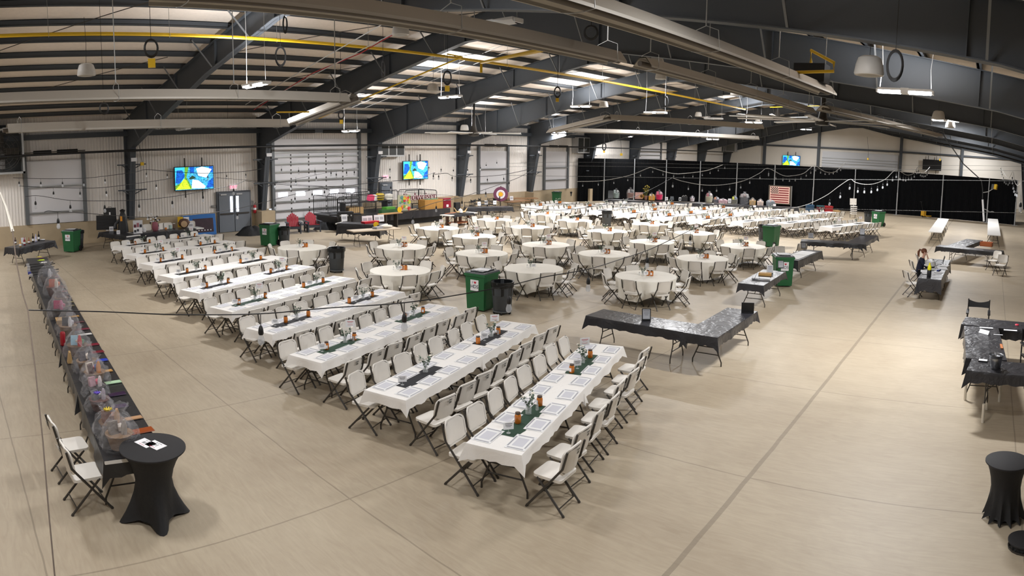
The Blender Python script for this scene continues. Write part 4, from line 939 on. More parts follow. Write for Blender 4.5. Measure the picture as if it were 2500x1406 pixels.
p = at(1640, 489, .75); thing('coffee_maker', MB().box(-.16, .16, -.1, .1, 0, .12).box(-.14, .16, -.1, .1, .12, .3, top=(.8, .8)), mat('silver_dark', (90, 94, 98), .3, .4), 'small silver and black appliance'+K, 'appliance', (p.x, p.y, .75), f, smooth=False)
p = at(1487, 484, .75); thing('black_stand', MB().box(-.2, .2, -.02, .02, 0, .6, TRZ((0, 0, 0), 0, -.3)), mat('tint_black', (40, 44, 46), .2), 'dark tilted board at the left end of the prize tables', 'board', (p.x+.2, p.y, .75), f, smooth=False)
# flag quilt on its stand
pa, pb = drape_at(1889), drape_at(1943)
fx = hypot(pb.x-pa.x, pb.y-pa.y); fa = ang(pa, pb); fz0 = far(1915, 497, hypot(pa.x, pa.y)).z; fz1 = far(1915, 452, hypot(pa.x, pa.y)).z
rt = root('flag_quilt', 'framed quilt of the striped flag with a chequered corner hanging before the drape', 'quilt', (pa.x-1.0, pa.y+.1, 0), fa)
H_ = fz1-fz0; Wq = fx
sub('border', MB().box(0, Wq, -.02, .02, fz0, fz1), mat('quilt_brown', (84, 76, 66), .9), rt, smooth=False)
sub('field', MB().box(.08*Wq, .95*Wq, .02, .025, fz0, fz1, TRZ((0, -.045, 0))) if 0 else MB().box(.06*Wq, .94*Wq, -.026, -.02, fz0+.05*H_, fz1-.06*H_), mat('quilt_cream', (232, 190, 176), .9), rt, smooth=False)
m = MB()
for i in range(7):
    z = fz0+H_*(.09+.122*i); x0 = .1 if i < 4 else .46
    m.box(x0*Wq, .9*Wq, -.032, -.026, z, z+.055*H_)
sub('red_stripes', m, mat('quilt_red', (120, 26, 34), .9), rt, smooth=False)
m = MB()
for i in range(8):
    for j in range(6):
        if (i+j) % 2: m.box((.1+.043*i)*Wq, (.143+.043*i)*Wq, -.032, -.026, fz0+H_*(.55+.06*j), fz0+H_*(.61+.06*j))
sub('checker_corner', m, mat('quilt_dark', (34, 36, 34), .9), rt, smooth=False)
sub('stand_pole', MB().tube([(Wq*1.03, 0, 0), (Wq*1.03, 0, fz1)], .035, 6).box(Wq*1.03-.3, Wq*1.03+.3, -.3, .3, 0, .03), galv, rt)
# coolers, high chair stack, pallet jack
for px, py, c_, w, lab in ((1977, 509, (34, 70, 100), .55, 'blue cooler at the right end of the prize tables'), (2003, 511, (96, 24, 34), .5, 'dark red cooler with a teal bag on top'), (2022, 512, (150, 30, 36), .6, 'bright red cooler next to the drape')):
    p = at(px, py, .55); rt = root('cooler', lab, 'cooler', (p.x, p.y, .0), f)
    sub('cooler_body', MB().box(-w/2, w/2, -.25, .25, .3, .75), mat('cool%d' % px, c_, .5), rt, smooth=False); sub('cooler_lid', MB().box(-w/2-.02, w/2+.02, -.27, .27, .75, .84), mat('cool%d' % px, c_, .5) if px != 2003 else mat('teal', (36, 78, 84), .5), rt, smooth=False)
    sub('leg', MB().tube([(-w/2+.05, 0, 0), (-w/2+.05, 0, .3)], .02, 4), darksteel, rt); sub('leg', MB().tube([(w/2-.05, 0, 0), (w/2-.05, 0, .3)], .02, 4), darksteel, rt)
p = at(2028, 536, 0); thing('low_bench', MB().box(-.6, .6, -.3, .3, .02, .5, top=(1.25, 1)), mat('kraft', (170, 138, 92), .8), 'low tan panel box before the drape, right of the coolers', 'box', (p.x+2.5, p.y+.7, 0), f, smooth=False)
p = at(2083, 532, 0); rt = root('stacked_chairs_cart', 'tall narrow stack of white chairs before the drape', 'chair stack', (p.x, p.y, 0), f)
for i in range(5): sub('stacked_seat', MB().box(-.22, .22, -.2, .2, .3+.14*i, .36+.14*i, top=(.96, .96)), chairwhite, rt, smooth=False)
sub('top_backrest', MB().box(-.26, .26, -.03, .03, 1.0, 1.5, TRZ((0, .1, 0), 0, -.1)), chairwhite, rt); sub('frame', MB().tube([(-.2, .2, 0), (-.2, .2, 1.2)], .02, 5).tube([(.2, .2, 0), (.2, .2, 1.2)], .02, 5), darksteel, rt)
p = at(2268, 530, 0); rt = root('pallet_jack', 'yellow pallet jack parked before the drape', 'pallet jack', (p.x, p.y, 0), f+.25)
yj = mat('jack_yellow', (212, 160, 44), .5)
sub('fork', MB().box(-.5, 1.3, -.32, -.12, .08, .16), yj, rt, smooth=False); sub('fork', MB().box(-.5, 1.3, .12, .32, .08, .16), yj, rt, smooth=False)
sub('mast', MB().box(-.75, -.5, -.2, .2, .1, .55), yj, rt, smooth=False); sub('handle', MB().tube([(-.7, 0, .5), (-.95, 0, 1.3)], .025, 6).tube([(-.95, -.15, 1.3), (-.95, .15, 1.3)], .02, 6), black, rt)
sub('wheel', MB().lathe([(.09, -.05), (.09, .05)], 12, TRZ((-.7, 0, .09), 0, pi/2)), black, rt)
sub('upright_board', MB().box(1.0, 1.45, -.04, .04, .1, .75, TRZ((0, .3, 0), .2)), mat('kraft', (170, 138, 92), .8), rt, smooth=False)

# ------------------------------------------------------------------ televisions
def tv(c, w, rz, label, on=True, z=0, arms=True, tilt_=.0):
    h = w*.565; rt = root('television', label, 'television', (c[0], c[1], z), rz)
    sub('bezel', MB().box(-w/2, w/2, -.05, .03, -h/2, h/2), black, rt, smooth=False)
    if on:
        m = MB(); q = lambda pts, mi: (setattr(m, 'cur', mi), m.add([(x*w-w/2, -.052-.001*mi, y*h-h/2) for x, y in pts], [tuple(range(len(pts)))]))
        q([(.015, .03), (.985, .03), (.985, .97), (.015, .97)], 0)
        q([(.015, .25), (.25, .45), (.28, .97), (.015, .97)], 1)
        q([(.02, .33), (.12, .3), (.27, .6), (.2, .85), (.06, .85)], 2)
        q([(.015, .05), (.45, .05), (.3, .55), (.36, .97), (.26, .97), (.25, .45), (.1, .28), (.015, .22)], 3)
        q([(.015, .05), (.4, .05), (.3, .42), (.24, .5), (.1, .2)], 4)
        q([(.36, .5), (.45, .62), (.55, .5), (.4, .45)], 5); q([(.38, .97), (.4, .72), (.5, .7), (.5, .97)], 2)
        q([(.42, .08), (.75, .05), (.78, .15), (.6, .4), (.45, .45)], 6); q([(.6, .6), (.8, .5), (.95, .85), (.7, .97), (.55, .9)], 6)
        q([(.8, .08), (.98, .1), (.98, .5), (.86, .35)], 2); q([(.86, .75), (.98, .7), (.98, .97), (.88, .97)], 2)
        def em(n, c_, nz=0):
            mm = mat(n, c_, .3, emit=1.0, noise=nz, nscale=14)
            if nz:
                nt_ = mm.node_tree; r2 = [x for x in nt_.nodes if x.type == 'VALTORGB'][0]; nt_.links.new(r2.outputs[0], nt_.nodes['Principled BSDF'].inputs['Emission Color'])
            return mm
        sub('screen', m, [em('tv_sea', (60, 160, 225), .75), em('tv_cyan', (60, 190, 225)), em('tv_blue', (16, 84, 180), .5), em('tv_green', (96, 150, 50), .5), em('tv_lime', (190, 214, 50), .4), em('tv_dark', (40, 66, 50)), em('tv_white', (240, 248, 250), .1)], rt, smooth=False)
    if arms:
        for sx in (-.22, .22): sub('mount_rail', MB().box(w*sx-.03, w*sx+.03, .03, .08, -h*.8, h*.85), darksteel, rt, smooth=False)
    return rt
A, B = onY(426, 436, YL-.35), onY(522, 434, YL-.35); tv(((A.x+B.x)/2, YL-.3), B.x-A.x, 0, 'large lit television on the left wall near the double door', z=(A.z+B.z)/2)
A, B = onY(984, 416, YL-.35), onY(1045, 415, YL-.35); tv(((A.x+B.x)/2, YL-.3), B.x-A.x, 0, 'lit television on the left wall above the stage railings', z=(A.z+B.z)/2)
A, B = onX(1911, 386, XE-.3), onX(1954, 385, XE-.3); tv((XE-.3, (A.y+B.y)/2), A.y-B.y, -pi/2, 'small lit television on the end wall peeking over the drape', z=A.z-.25)
A, B = onX(2253, 394, XE-.3), onX(2299, 394, XE-.3); tv((XE-.3, (A.y+B.y)/2), (A.y-B.y), -pi/2, 'switched off black television on the end wall above the drape', on=False, z=A.z-.35)

# ------------------------------------------------------------------ wall vents, fan
def vent(pxa, pya, pxb, pyb, label, n=3):
    A, B = onY(pxa, pya, YL-.5), onY(pxb, pyb, YL-.5); w, h = abs(B.x-A.x), abs(A.z-B.z); c = ((A.x+B.x)/2, YL-.4, (A.z+B.z)/2)
    rt = root('wall_vent', label, 'vent', c); sub('housing', MB().box(-w/2, w/2, -.25, .35, -h/2, h/2), pipew, rt, smooth=False)
    for k in range(n): x = -w/2+w*(k+.08)/n; sub('vent_opening', MB().box(x, x+w/n*.84, -.27, -.25, -h/2+.1, h/2-.05), mat('vent_dark', (50, 52, 50), .5), rt, smooth=False)
vent(926, 352, 984, 382, 'grey vent box with dark openings left of the second television'); vent(1408, 335, 1436, 374, 'vent box on the wall above the left end of the drape', 2)
A, B = onX(1720, 350, XE-.6), onX(1796, 370, XE-.6)
for k, (pa, pb) in enumerate(((1746, 1769), (1772, 1796))):
    A, B = onX(pa, 348, XE-.6), onX(pb, 371, XE-.6); w, h = A.y-B.y, A.z-B.z
    rt = root('wall_vent', '%s pale louvred vent box on the end wall over the drape' % (('left', 'right')[k]), 'vent', (XE-.3, (A.y+B.y)/2, (A.z+B.z)/2), -pi/2); sub('housing', MB().box(-w/2, w/2, -.4, .25, -h/2, h/2), pipew, rt, smooth=False); sub('vent_opening', MB().box(-w*.42, w*.42, -.42, -.4, -h*.42, h*.42), mat('vent_grey', (110, 112, 108), .5), rt, smooth=False)
c = onY(8, 370, YL-1.0); rt = root('wall_fan', 'big round dark wall fan in a steel box at the far left edge', 'fan', (c.x-.1, YL-1.0, c.z)); R_ = .95
fr_ = MB()
for (x0, x1, z0, z1) in ((-1.1, 1.1, -1.1, -1.0), (-1.1, 1.1, 1.0, 1.1), (-1.1, -1.0, -1.1, 1.1), (1.0, 1.1, -1.1, 1.1)): fr_.box(x0, x1, -.1, .9, z0, z1)
sub('fan_box', fr_, galv, rt, smooth=False)
m = MB()
for r_ in (.25, .45, .65, .85, R_): m.tube([(r_*cos(t*pi/14), -.12, r_*sin(t*pi/14)) for t in range(28)], .012, 4, closed=True)
for t in range(12): m.tube([(0, -.14, 0), (R_*cos(t*pi/6), -.12, R_*sin(t*pi/6))], .01, 4)
sub('fan_guard', m, darksteel, rt)
for t in range(4): sub('fan_blade', MB().box(.1, .85, -.01, .01, -.16, .16, Matrix.Rotation(t*pi/2, 4, 'Y') @ Matrix.Rotation(.4, 4, 'X')), darksteel, rt, smooth=False)
sub('back_plate', MB().box(-1.0, 1.0, .7, .72, -1.0, 1.0), mat('vent_dark', (50, 52, 50), .5), rt, smooth=False)

# ------------------------------------------------------------------ heaters, gas pipes, fans, speakers and cables in the roof
trough = mat('reflector', (178, 172, 162), .5, .25); tubem = mat('radiant_tube', (92, 84, 76), .6, .3)
def heater(A, B, label, W_=.5, chain=True, box=None):
    A, B = Vector(A), Vector(B); L_ = (B-A).length; a = ang(A, B); sl = atan2(B.z-A.z, hypot(B.x-A.x, B.y-A.y))
    rt = root('tube_heater', label, 'heater', tuple(A), 0); rt.rotation_euler = (0, -sl, a)
    m = MB(); w = W_/2; sec = [(-w, -.04), (-w*.98, 0), (-w*.35, .17), (w*.35, .17), (w*.98, 0), (w, -.04), (w*.96, -.035), (w*.93, .0), (w*.32, .15), (-w*.32, .15), (-w*.93, .0), (-w*.96, -.035)]
    n = len(sec); vs = [(x, y, z) for x in (0, L_) for y, z in sec]; m.add(vs, [(i, (i+1) % n, n+(i+1) % n, n+i) for i in range(n)])
    sub('reflector', m, trough, rt, smooth=False)
    sub('radiant_tube', MB().tube([(-.1, 0, .03), (L_+.05, 0, .03)], .055, 10), tubem, rt)
    k = max(2, int(L_/2.6)+1); hg = MB()
    for i in range(k):
        x = .3+(L_-.6)*i/(k-1)
        sub('wire_bracket', MB().tube([(x, -w, -.04), (x, -w*.4, -.06), (x, w*.4, -.06), (x, w, -.04)], .006, 4).tube([(x, -w, -.03), (x, -.2, .25), (x, 0, .32), (x, .2, .25), (x, w, -.03)], .006, 4), galv, rt)
        if chain: sub('hanging_chain', MB().tube([(x, 0, .32), (x, 0, .32+max(.3, (roofz((A+(B-A)*(x/L_)).y)-A.z-.4)))], .011, 4), galv, rt)
    if box: sub('burner_box', MB().box(L_*box-.35 if box < 1 else L_, L_*box+.1 if box < 1 else L_+.45, -.15, .15, -.05, .3), black, rt, smooth=False)
    return rt
heater((2.6, 4.38, 6.0), (15.3, 3.95, 6.0), 'long bright tube heater running overhead toward the ceiling fan', .46)
heater((2.2, 6.42, 6.02), (9.9, 6.27, 6.0), 'overhead tube heater running left of the longest one', .42)
P1, P2 = at(1568, 160, 6.2), at(2015, 228, 6.2); heater(tuple(P1), (P1.x+11.5, P1.y-.3, 6.1), 'tube heater continuing behind the lit lamp in the roof middle', .44)
heater((.7, 13.2, 5.62), (9.2, 13.25, 5.6), 'upper run of the bent tube heater at the left', .4)
P3 = at(33, 318, 5.1); heater((1.6, 15.3, 5.12), (9.0, 15.8, 5.1), 'lower run of the bent tube heater at the left', .36, chain=False)
heater((9.35, 13.1, 5.6), (9.2, 15.9, 5.12), 'short cross run at the bend of the left tube heater', .4, chain=False)
P4, P5, P6, P7 = at(1343, 323, 5.9), at(1486, 289, 6.2), at(1880, 316, 5.9), at(1383, 322, 5.9)
heater(tuple(far(1345, 323, 33)), tuple(far(1486, 290, 27)), 'slanting tube heater above the green bin at the far wall', .5, chain=False)
heater(tuple(far(1488, 290, 27)), tuple(far(1860, 313, 30)), 'far tube heater crossing the roof above the drape', .4, chain=False)
heater(tuple(far(1385, 321, 32)), tuple(far(1850, 340, 36)), 'lower far tube heater crossing above the drape', .4, chain=False)
heater(tuple(far(2012, 268, 24)), tuple(far(2300, 335, 40)), 'right hand tube heater beyond the large fan', .6, chain=False)
p = far(1982, 180, 15); thing('heater_burner', MB().box(-.25, .25, -.35, .35, -.2, .2), black, 'black burner box at the end of the long heater', 'heater', tuple(p), smooth=False)
def pipe(pts, r_, m, label, name='gas_pipe', cat='pipe', hang=0, group=None):
    pts = [Vector(p) for p in pts]; rt = root(name, label, cat, (0, 0, 0), 0, group); sub('pipe_run', MB().tube(pts, r_, 8), m, rt)
    for k in range(hang):
        q = pts[0]+(pts[-1]-pts[0])*(k+.5)/hang; sub('hanger_rod', MB().tube([q+Vector((0, 0, r_)), (q.x, q.y, roofz(q.y)+.1)], .006, 4).tube([(q.x, q.y-r_*1.3, q.z), (q.x, q.y, q.z+r_*1.5), (q.x, q.y+r_*1.3, q.z), (q.x, q.y, q.z-r_*1.4)], .006, 4, closed=True), galv, rt)
    return rt
pipe([(-2, 18, 7.76), (46, 18, 7.74)], .052, yellow, 'long yellow gas pipe running the length of the roof', hang=14)
def flp(px, py, X): q = onX(px, py, X); return (X, q.y, q.z)
pipe([flp(779, 289, 17), (17, flp(779, 289, 17)[1], flp(779, 289, 17)[2]+.3), (17, flp(779, 289, 17)[1], flp(779, 289, 17)[2])][:1]+[flp(1129, 139, 17), (17, 18.0, 7.85), (17, 18, 7.74)], .028, yellow, 'thin yellow gas pipe along the underside of the third roof beam')
_a, _b = far(1175, 153, 24), far(1324, 122, 15); pipe([(_a.x, _a.y, _a.z-.35), _a, _b], .05, yellow, 'short yellow gas branch rising toward the overhead heater')
pipe([flp(1314, 306, 40), flp(1632, 225, 40), flp(1762, 218, 40), flp(1880, 232, 40), flp(2223, 284, 40)], .035, yellow, 'far yellow gas pipe over the drape following the roof slope')
pipe([far(1932, 177, 13.5), far(2036, 174, 13.2), far(2036, 153, 13.2), far(1980, 123, 13.6), far(1980, 153, 13.6)], .032, yellow, 'bent yellow gas loop beside the black burner box')
pipe([far(675, 274, 16), far(755, 273, 16)], .02, yellow, 'short yellow gas stub above the left burner')
pipe([far(1880, 262, 42), far(2010, 258, 40)], .02, yellow, 'thin yellow pipe behind the big fan')
pipe([flp(1060, 28, 13.4), flp(880, 130, 13.4), flp(760, 180, 13.4), flp(620, 268, 13.4)], .016, red, 'thin red sprinkler line crossing the roof at the left', 'sprinkler_line')
for k, (X, a_, b_) in enumerate(((12.2, (950, 50), (600, 255)), (13.0, (1000, 62), (620, 262)), (21.2, (1230, 110), (860, 262)), (22.2, (1260, 118), (880, 268)))):
    pipe([flp(a_[0], a_[1], X), flp(b_[0], b_[1], X)], .014, pipew, 'thin pale conduit across the %s roof bay, %s of two' % ('second' if X < 14 else 'third', ('nearer', 'farther')[k % 2]), 'conduit', 'pipe', group='conduits in the roof')
# roof cross bracing rods
for k, X in enumerate(FX[:-1]):
    for j, (ya, yb) in enumerate(((30, 23), (23, 16))):
        pipe([(X+.3, ya, roofz(ya)-.12), (X+7.3, yb, roofz(yb)-.12)], .013, darksteel, 'dark bracing rod, %s roof bay, %s slope rod' % (ORD[k], ('lower', 'upper')[j]), 'bracing_rod', 'rod', group='roof bracing rods')
def fan(c, R_, label, nb=8, rz=0, top=None):
    rt = root('ceiling_fan', label, 'fan', tuple(c), rz); sub('motor', MB().lathe([(.0, -.18), (.28, -.15), (.3, 0), (.18, .12), (.1, .5), (.1, .9), (0, .9)], 14), darksteel, rt)
    sub('drop_rod', MB().tube([(0, 0, .8), (0, 0, (top or roofz(c[1]))-c[2])], .05, 6), black, rt)
    for i in range(nb): sub('fan_blade', MB().box(.25, R_, -.09, .09, -.015, .015, Matrix.Rotation(i*2*pi/nb, 4, 'Z') @ Matrix.Rotation(.15, 4, 'X')), mat('blade', (205, 203, 198), .4), rt, smooth=False)
    return rt
fan(far(2008, 296, 26), 3.4, 'largest ceiling fan with long white blades right of the roof middle', rz=.1)
fan(far(1157, 325, 36), 2.7, 'white bladed ceiling fan above the wall between two columns', rz=.3)
fan(far(1898, 287, 44), 3.2, 'ceiling fan with white blades left of the largest one', rz=.2)
SPK = Spec('pendant_speaker', 'speaker')
SPK.part('body', MB().lathe([(.0, .2), (.12, .2), (.175, .17), (.21, .07), (.23, -.06), (.22, -.085), (.18, -.09)], 20), mat('speaker_white', (200, 196, 190), .5))
SPK.part('grille', MB().lathe([(.19, -.085), (.15, -.1), (0, -.105)], 16), mat('grille', (170, 166, 160), .6))
SPK.part('cable', MB().tube([(0, 0, .2), (.02, 0, .7), (0, 0, 1.3)], .006, 4), black)
for px, py, w, lab in ((2122, 170, 72, 'largest white pendant speaker in the upper right'), (211, 176, 45, 'white pendant speaker at the upper left'), (978, 77, 42, 'white pendant speaker above the yellow pipe near the top'), (1057, 217, 29, 'white pendant speaker left of the lamp by the third beam'),
                      (1604, 155, 36, 'white pendant speaker half behind the overhead heater'), (1613, 188, 27, 'white pendant speaker just below the heater'), (1474, 257, 22, 'white pendant speaker right of the lamp in the roof middle'), (1793, 228, 20, 'white pendant speaker on the far yellow pipe'),
                      (1705, 281, 17, 'small pendant speaker among the far beams'), (1134, 314, 21, 'pendant speaker beside the left fan rod'), (556, 306, 26, 'pendant speaker above the large television'), (2291, 285, 32, 'pendant speaker behind the second right lamp'), (2320, 307, 24, 'pendant speaker below the second right lamp'),
                      (1578, 327, 14, 'tiny pendant speaker above the drape, left'), (1850, 297, 14, 'tiny pendant speaker beside a far lamp'), (1718, 334, 12, 'tiny pendant speaker above the drape, middle'), (2047, 272, 20, 'pendant speaker just right of the big fan rod'), (1908, 236, 16, 'pendant speaker touching the lamp right of the heater')):
    r = .45*FPX/w; p = far(px, py, r)
    SPK.place((p.x, p.y, min(p.z, roofz(p.y)-.4)), 0, lab, 'pendant speakers')
for px, py, w, h, r, yb, lab in ((369, 118, 34, 44, 11, 1, 'coiled black cable with a yellow outlet at the upper left'), (254, 265, 22, 28, 15, 0, 'coiled black cable above the left heater bend'), (685, 138, 26, 48, 14, 0, 'coiled black cable below the yellow pipe'), (1092, 190, 20, 34, 17, 1, 'coiled black cable with yellow tag beside the third beam'),
                                (833, 281, 14, 20, 24, 1, 'coiled cable with yellow outlet above the overhead door'), (1443, 80, 34, 34, 10, 0, 'looped black cable against the second beam web'), (1361, 225, 16, 26, 26, 1, 'black cable loop with yellow outlet in the roof middle'), (1626, 248, 10, 26, 34, 0, 'small black cable loop among the far beams'), (2185, 160, 40, 76, 9.5, 0, 'large drooping black cable right of the biggest speaker'),
                                (1475, 358, 9, 18, 45, 1, 'hanging cord reel over the left of the drape'), (935, 170, 9, 40, 16, 0, 'bundled black cord against the third beam'), (696, 60, 10, 40, 9, 0, 'short black bundle under the second beam')):
    c = far(px, py, r); a = atan2(c.y, c.x)+pi/2; W_, H_ = w*r/FPX/2, h*r/FPX/2; rt = root('cable_coil', lab, 'cable', tuple(c), a)
    for k in range(3): s_ = 1-.08*k; sub('loop', MB().tube([(W_*s_*cos(t*pi/10), .02*k, H_*s_*sin(t*pi/10)) for t in range(20)], .009*max(1, r/14), 5, closed=True), black, rt)
    sub('hook_cord', MB().tube([(0, 0, H_), (0, 0, max(H_+.2, roofz(c.y)-c.z))], .006*max(1, r/14), 4), black, rt)
    if yb: sub('yellow_outlet', MB().box(-.06, .06, -.03, .05, -H_-.16, -H_-.02), yellow, rt, smooth=False)
for px, py, r, lab in ((347, 400, 33, 'yellow outlet at the end of the upper column bracket'), (2119, 388, 55, 'yellow outlet hanging above the drape at the right'), (2295, 390, 50, 'yellow outlet below the switched off television'), (1517, 377, 46, 'yellow ended cord over the drape')):
    c = far(px, py, r); rt = root('cord_outlet', lab, 'outlet', tuple(c)); sub('outlet_box', MB().box(-.08, .08, -.05, .05, -.08, .08), yellow, rt, smooth=False); sub('cord', MB().tube([(0, 0, .08), (-.1, 0, .8), (-.3, .1, 1.8)], .012, 4), black, rt)
# ------------------------------------------------------------------ string lights and support cables
SOCK = MB().tube([(0, 0, 0), (0, 0, -.10)], .004, 4).lathe([(.008, -.10), (.018, -.115), (.024, -.14), (.026, -.17), (.02, -.185)], 8).mesh('bulb_socket', black)
BULB = MB().lathe([(.016, -.18), (.026, -.205), (.033, -.235), (.03, -.262), (.015, -.278), (0, -.28)], 10).mesh('bulb', mat('bulb_glass', (205, 208, 212), .06, alpha=.42, spec=1.0))
def catpts(nodes, sub_=6):
    P = [far(*n) for n in nodes]; out = []
    for i in range(len(P)-1):
        p0, p1, p2, p3 = P[max(i-1, 0)], P[i], P[i+1], P[min(i+2, len(P)-1)]
        for k in range(sub_):
            t = k/sub_; out.append(.5*((2*p1)+(-p0+p2)*t+(2*p0-5*p1+4*p2-p3)*t*t+(-p0+3*p1-3*p2+p3)*t**3))
    return out+[P[-1]]
def string_light(nodes, bulbs, label, r_=.006, grey=False, bs=1.0, smooth_=True):
    rt = root('string_light', label, 'string light', (0, 0, 0), 0, 'string lights across the hall')
    pts = catpts(nodes) if smooth_ else [far(*n) for n in nodes]
    sub('cord', MB().tube(pts, [r_*max(1, hypot(p.x, p.y)/15) for p in pts], 5), mat('cord_grey', (190, 188, 184), .5) if grey else black, rt)
    for b in bulbs:
        p = far(b[0], b[1], b[2]); s = obj('socket', SOCK, rt, tuple(p)); s.scale = ((b[3] if len(b) > 3 else bs)*(.78 if grey else 1),)*3
        obj('bulb', BULB, s)
    return rt
string_light([(68, 757, 6), (250, 761, 6), (430, 768, 6), (636, 766, 6.2), (800, 752, 6.2), (987, 739, 6.3), (1130, 718, 6.7), (1243, 697, 7), (1330, 676, 7.6), (1437, 657, 8.2), (1515, 633, 9.2), (1581, 611, 10), (1640, 584, 11), (1686, 562, 12), (1750, 535, 14), (1800, 506, 17), (1832, 492, 20)],
             [(636, 768, 6.2, 1.05), (987, 740, 6.3, 1.0), (1243, 700, 7, 1.0), (1437, 658, 8.2), (1581, 612, 10), (1686, 562, 12)], 'nearest string of clear bulbs crossing the dinner tables')
def hang(nodes, bl, label, grey=False, r_=.006, bs=1.0): return string_light(nodes, bl, label, r_, grey, bs)
hang([(62, 480, 15), (95, 478, 15), (170, 489, 15), (256, 490.5, 15.5), (340, 488, 16), (420, 480, 16.5), (495, 467, 17), (571, 451, 18), (598, 441, 18.5)], [(86, 480, 15), (171, 489, 15), (255, 490, 15.5), (339, 488, 16), (420, 480, 16.5), (495, 467, 17), (570, 451, 18)], 'string of bulbs from the dock door to the big column, second lowest at the left')
hang([(48, 454, 18), (130, 458, 18), (195, 459, 19), (260, 457, 19), (383, 441, 20), (427, 433, 21)], [(130, 458, 18), (195, 459, 19), (259, 457, 19), (381, 441, 20)], 'string of bulbs passing behind the column left of the big television')
hang([(32, 434, 22), (98, 436, 22), (152, 436, 22), (204, 435, 23), (256, 430, 24), (330, 420, 25), (357, 414, 26), (408, 418, 26), (490, 423, 27), (553, 421, 28), (600, 418, 29), (640, 412, 30)], [(46, 435, 22), (99, 436, 22), (152, 436, 22), (204, 435, 23), (256, 430, 24), (357, 415, 26), (408, 418, 26), (507, 423, 27), (553, 421, 28), (600, 418, 29)], 'highest string of bulbs along the left wall past the television')
hang([(108, 518, 11), (118, 515, 11), (141, 517, 11), (200, 520, 12), (306, 528, 13), (369, 530, 14), (477, 524, 16), (570, 511, 18), (640, 495, 20), (720, 474, 22), (786, 457, 24)], [(141, 518, 11), (579, 510, 18), (672, 489, 20), (720, 474, 22), (762, 464, 23)], 'lowest string of bulbs rising from the dock door toward the overhead door')
hang([(786, 457, 22), (810, 466, 22), (845, 474, 22), (900, 478, 22), (960, 482, 24)], [(792, 458, 22), (845, 472, 22)], 'short string of bulbs in front of the overhead door')
hang([(596, 441, 20), (650, 447, 20), (710, 452, 21), (768, 455, 21), (838, 454, 22), (900, 447, 23), (980, 440, 24), (1010, 436, 24)], [(671, 438, 21), (710, 443, 21), (722, 432, 22), (772, 424, 24), (769, 409, 26), (729, 408, 26), (687, 405, 26), (808, 413, 26), (821, 417, 26), (846, 412, 26), (865, 411, 26), (900, 452, 22), (954, 448, 24), (952, 424, 26), (952, 405, 28)], 'string of bulbs across the overhead door and the single grey door')
hang([(1010, 436, 24), (1060, 422, 25), (1058, 426, 25), (1090, 423, 25), (1107, 430, 26), (1149, 432, 27), (1190, 430, 28), (1231, 426, 29), (1290, 414, 30)], [(1058, 420, 25), (1071, 421, 25), (1104, 425, 26), (1149, 430, 27), (1190, 430, 28), (1230, 428, 29), (1107, 408, 30), (1077, 406, 30), (1047, 401, 30), (1142, 407, 31), (1173, 402, 32), (1187, 396, 33), (1213, 390, 34)], 'string of bulbs between the second television and the wall column')
hang([(980, 522, 18), (1008, 514, 18), (1065, 494, 19), (1128, 481, 21), (1185, 462, 23), (1260, 436, 26), (1300, 415, 28)], [(1008, 515, 17, 1.2), (1065, 494, 19), (1128, 482, 20), (1186, 461, 22), (1243, 437, 25)], 'string of bulbs rising over the stage toward the prize wheel')
hang([(1240, 500, 22), (1290, 508, 22), (1365, 513, 22), (1440, 505, 23), (1540, 483, 25), (1586, 464, 26), (1642, 434, 27)], [(1294, 509, 20), (1370, 513, 20), (1436, 504, 22), (1497, 494, 24)], 'string of bulbs low over the back rows of tables, rising to the right')
hang([(1409, 443, 28), (1470, 441, 28), (1537, 428, 28), (1583, 410, 28), (1593, 410, 28), (1639, 423, 29), (1675, 423, 30), (1726, 416, 31), (1765, 402, 32)],
     [(1423, 443, 28), (1461, 440, 28), (1499, 436, 28), (1533, 429, 28), (1564, 418, 28), (1594, 409, 28), (1619, 416, 29), (1645, 420, 29), (1670, 423, 30), (1692, 421, 30), (1715, 418, 31), (1734, 413, 31), (1754, 407, 32), (1770, 401, 32)], 'upper left string of bulbs swagged in front of the drape', True)
hang([(1642, 434, 22), (1665, 442, 22), (1714, 451, 22), (1765, 451, 22), (1816, 441, 22), (1854, 423, 23), (1875, 411, 24), (1911, 428, 25), (1934, 429, 26), (1962, 423, 26), (1988, 405, 27), (2012, 418, 28), (2037, 420, 28), (2065, 396, 29)],
     [(1643, 438, 20, 1.1), (1681, 447, 21), (1715, 451, 21), (1750, 452, 22), (1782, 449, 22), (1809, 444, 22), (1831, 433, 23), (1856, 422, 23), (1877, 412, 24), (1877, 416, 25), (1895, 424, 25), (1912, 428, 25), (1928, 430, 26), (1942, 429, 26), (1956, 425, 26), (1969, 418, 27), (1980, 411, 27), (1992, 405, 27), (2004, 411, 28), (2015, 414, 28), (2025, 414, 28), (2035, 413, 29), (2044, 409, 29), (2053, 405, 29)], 'pale corded string of bulbs swagged before the middle of the drape', True)
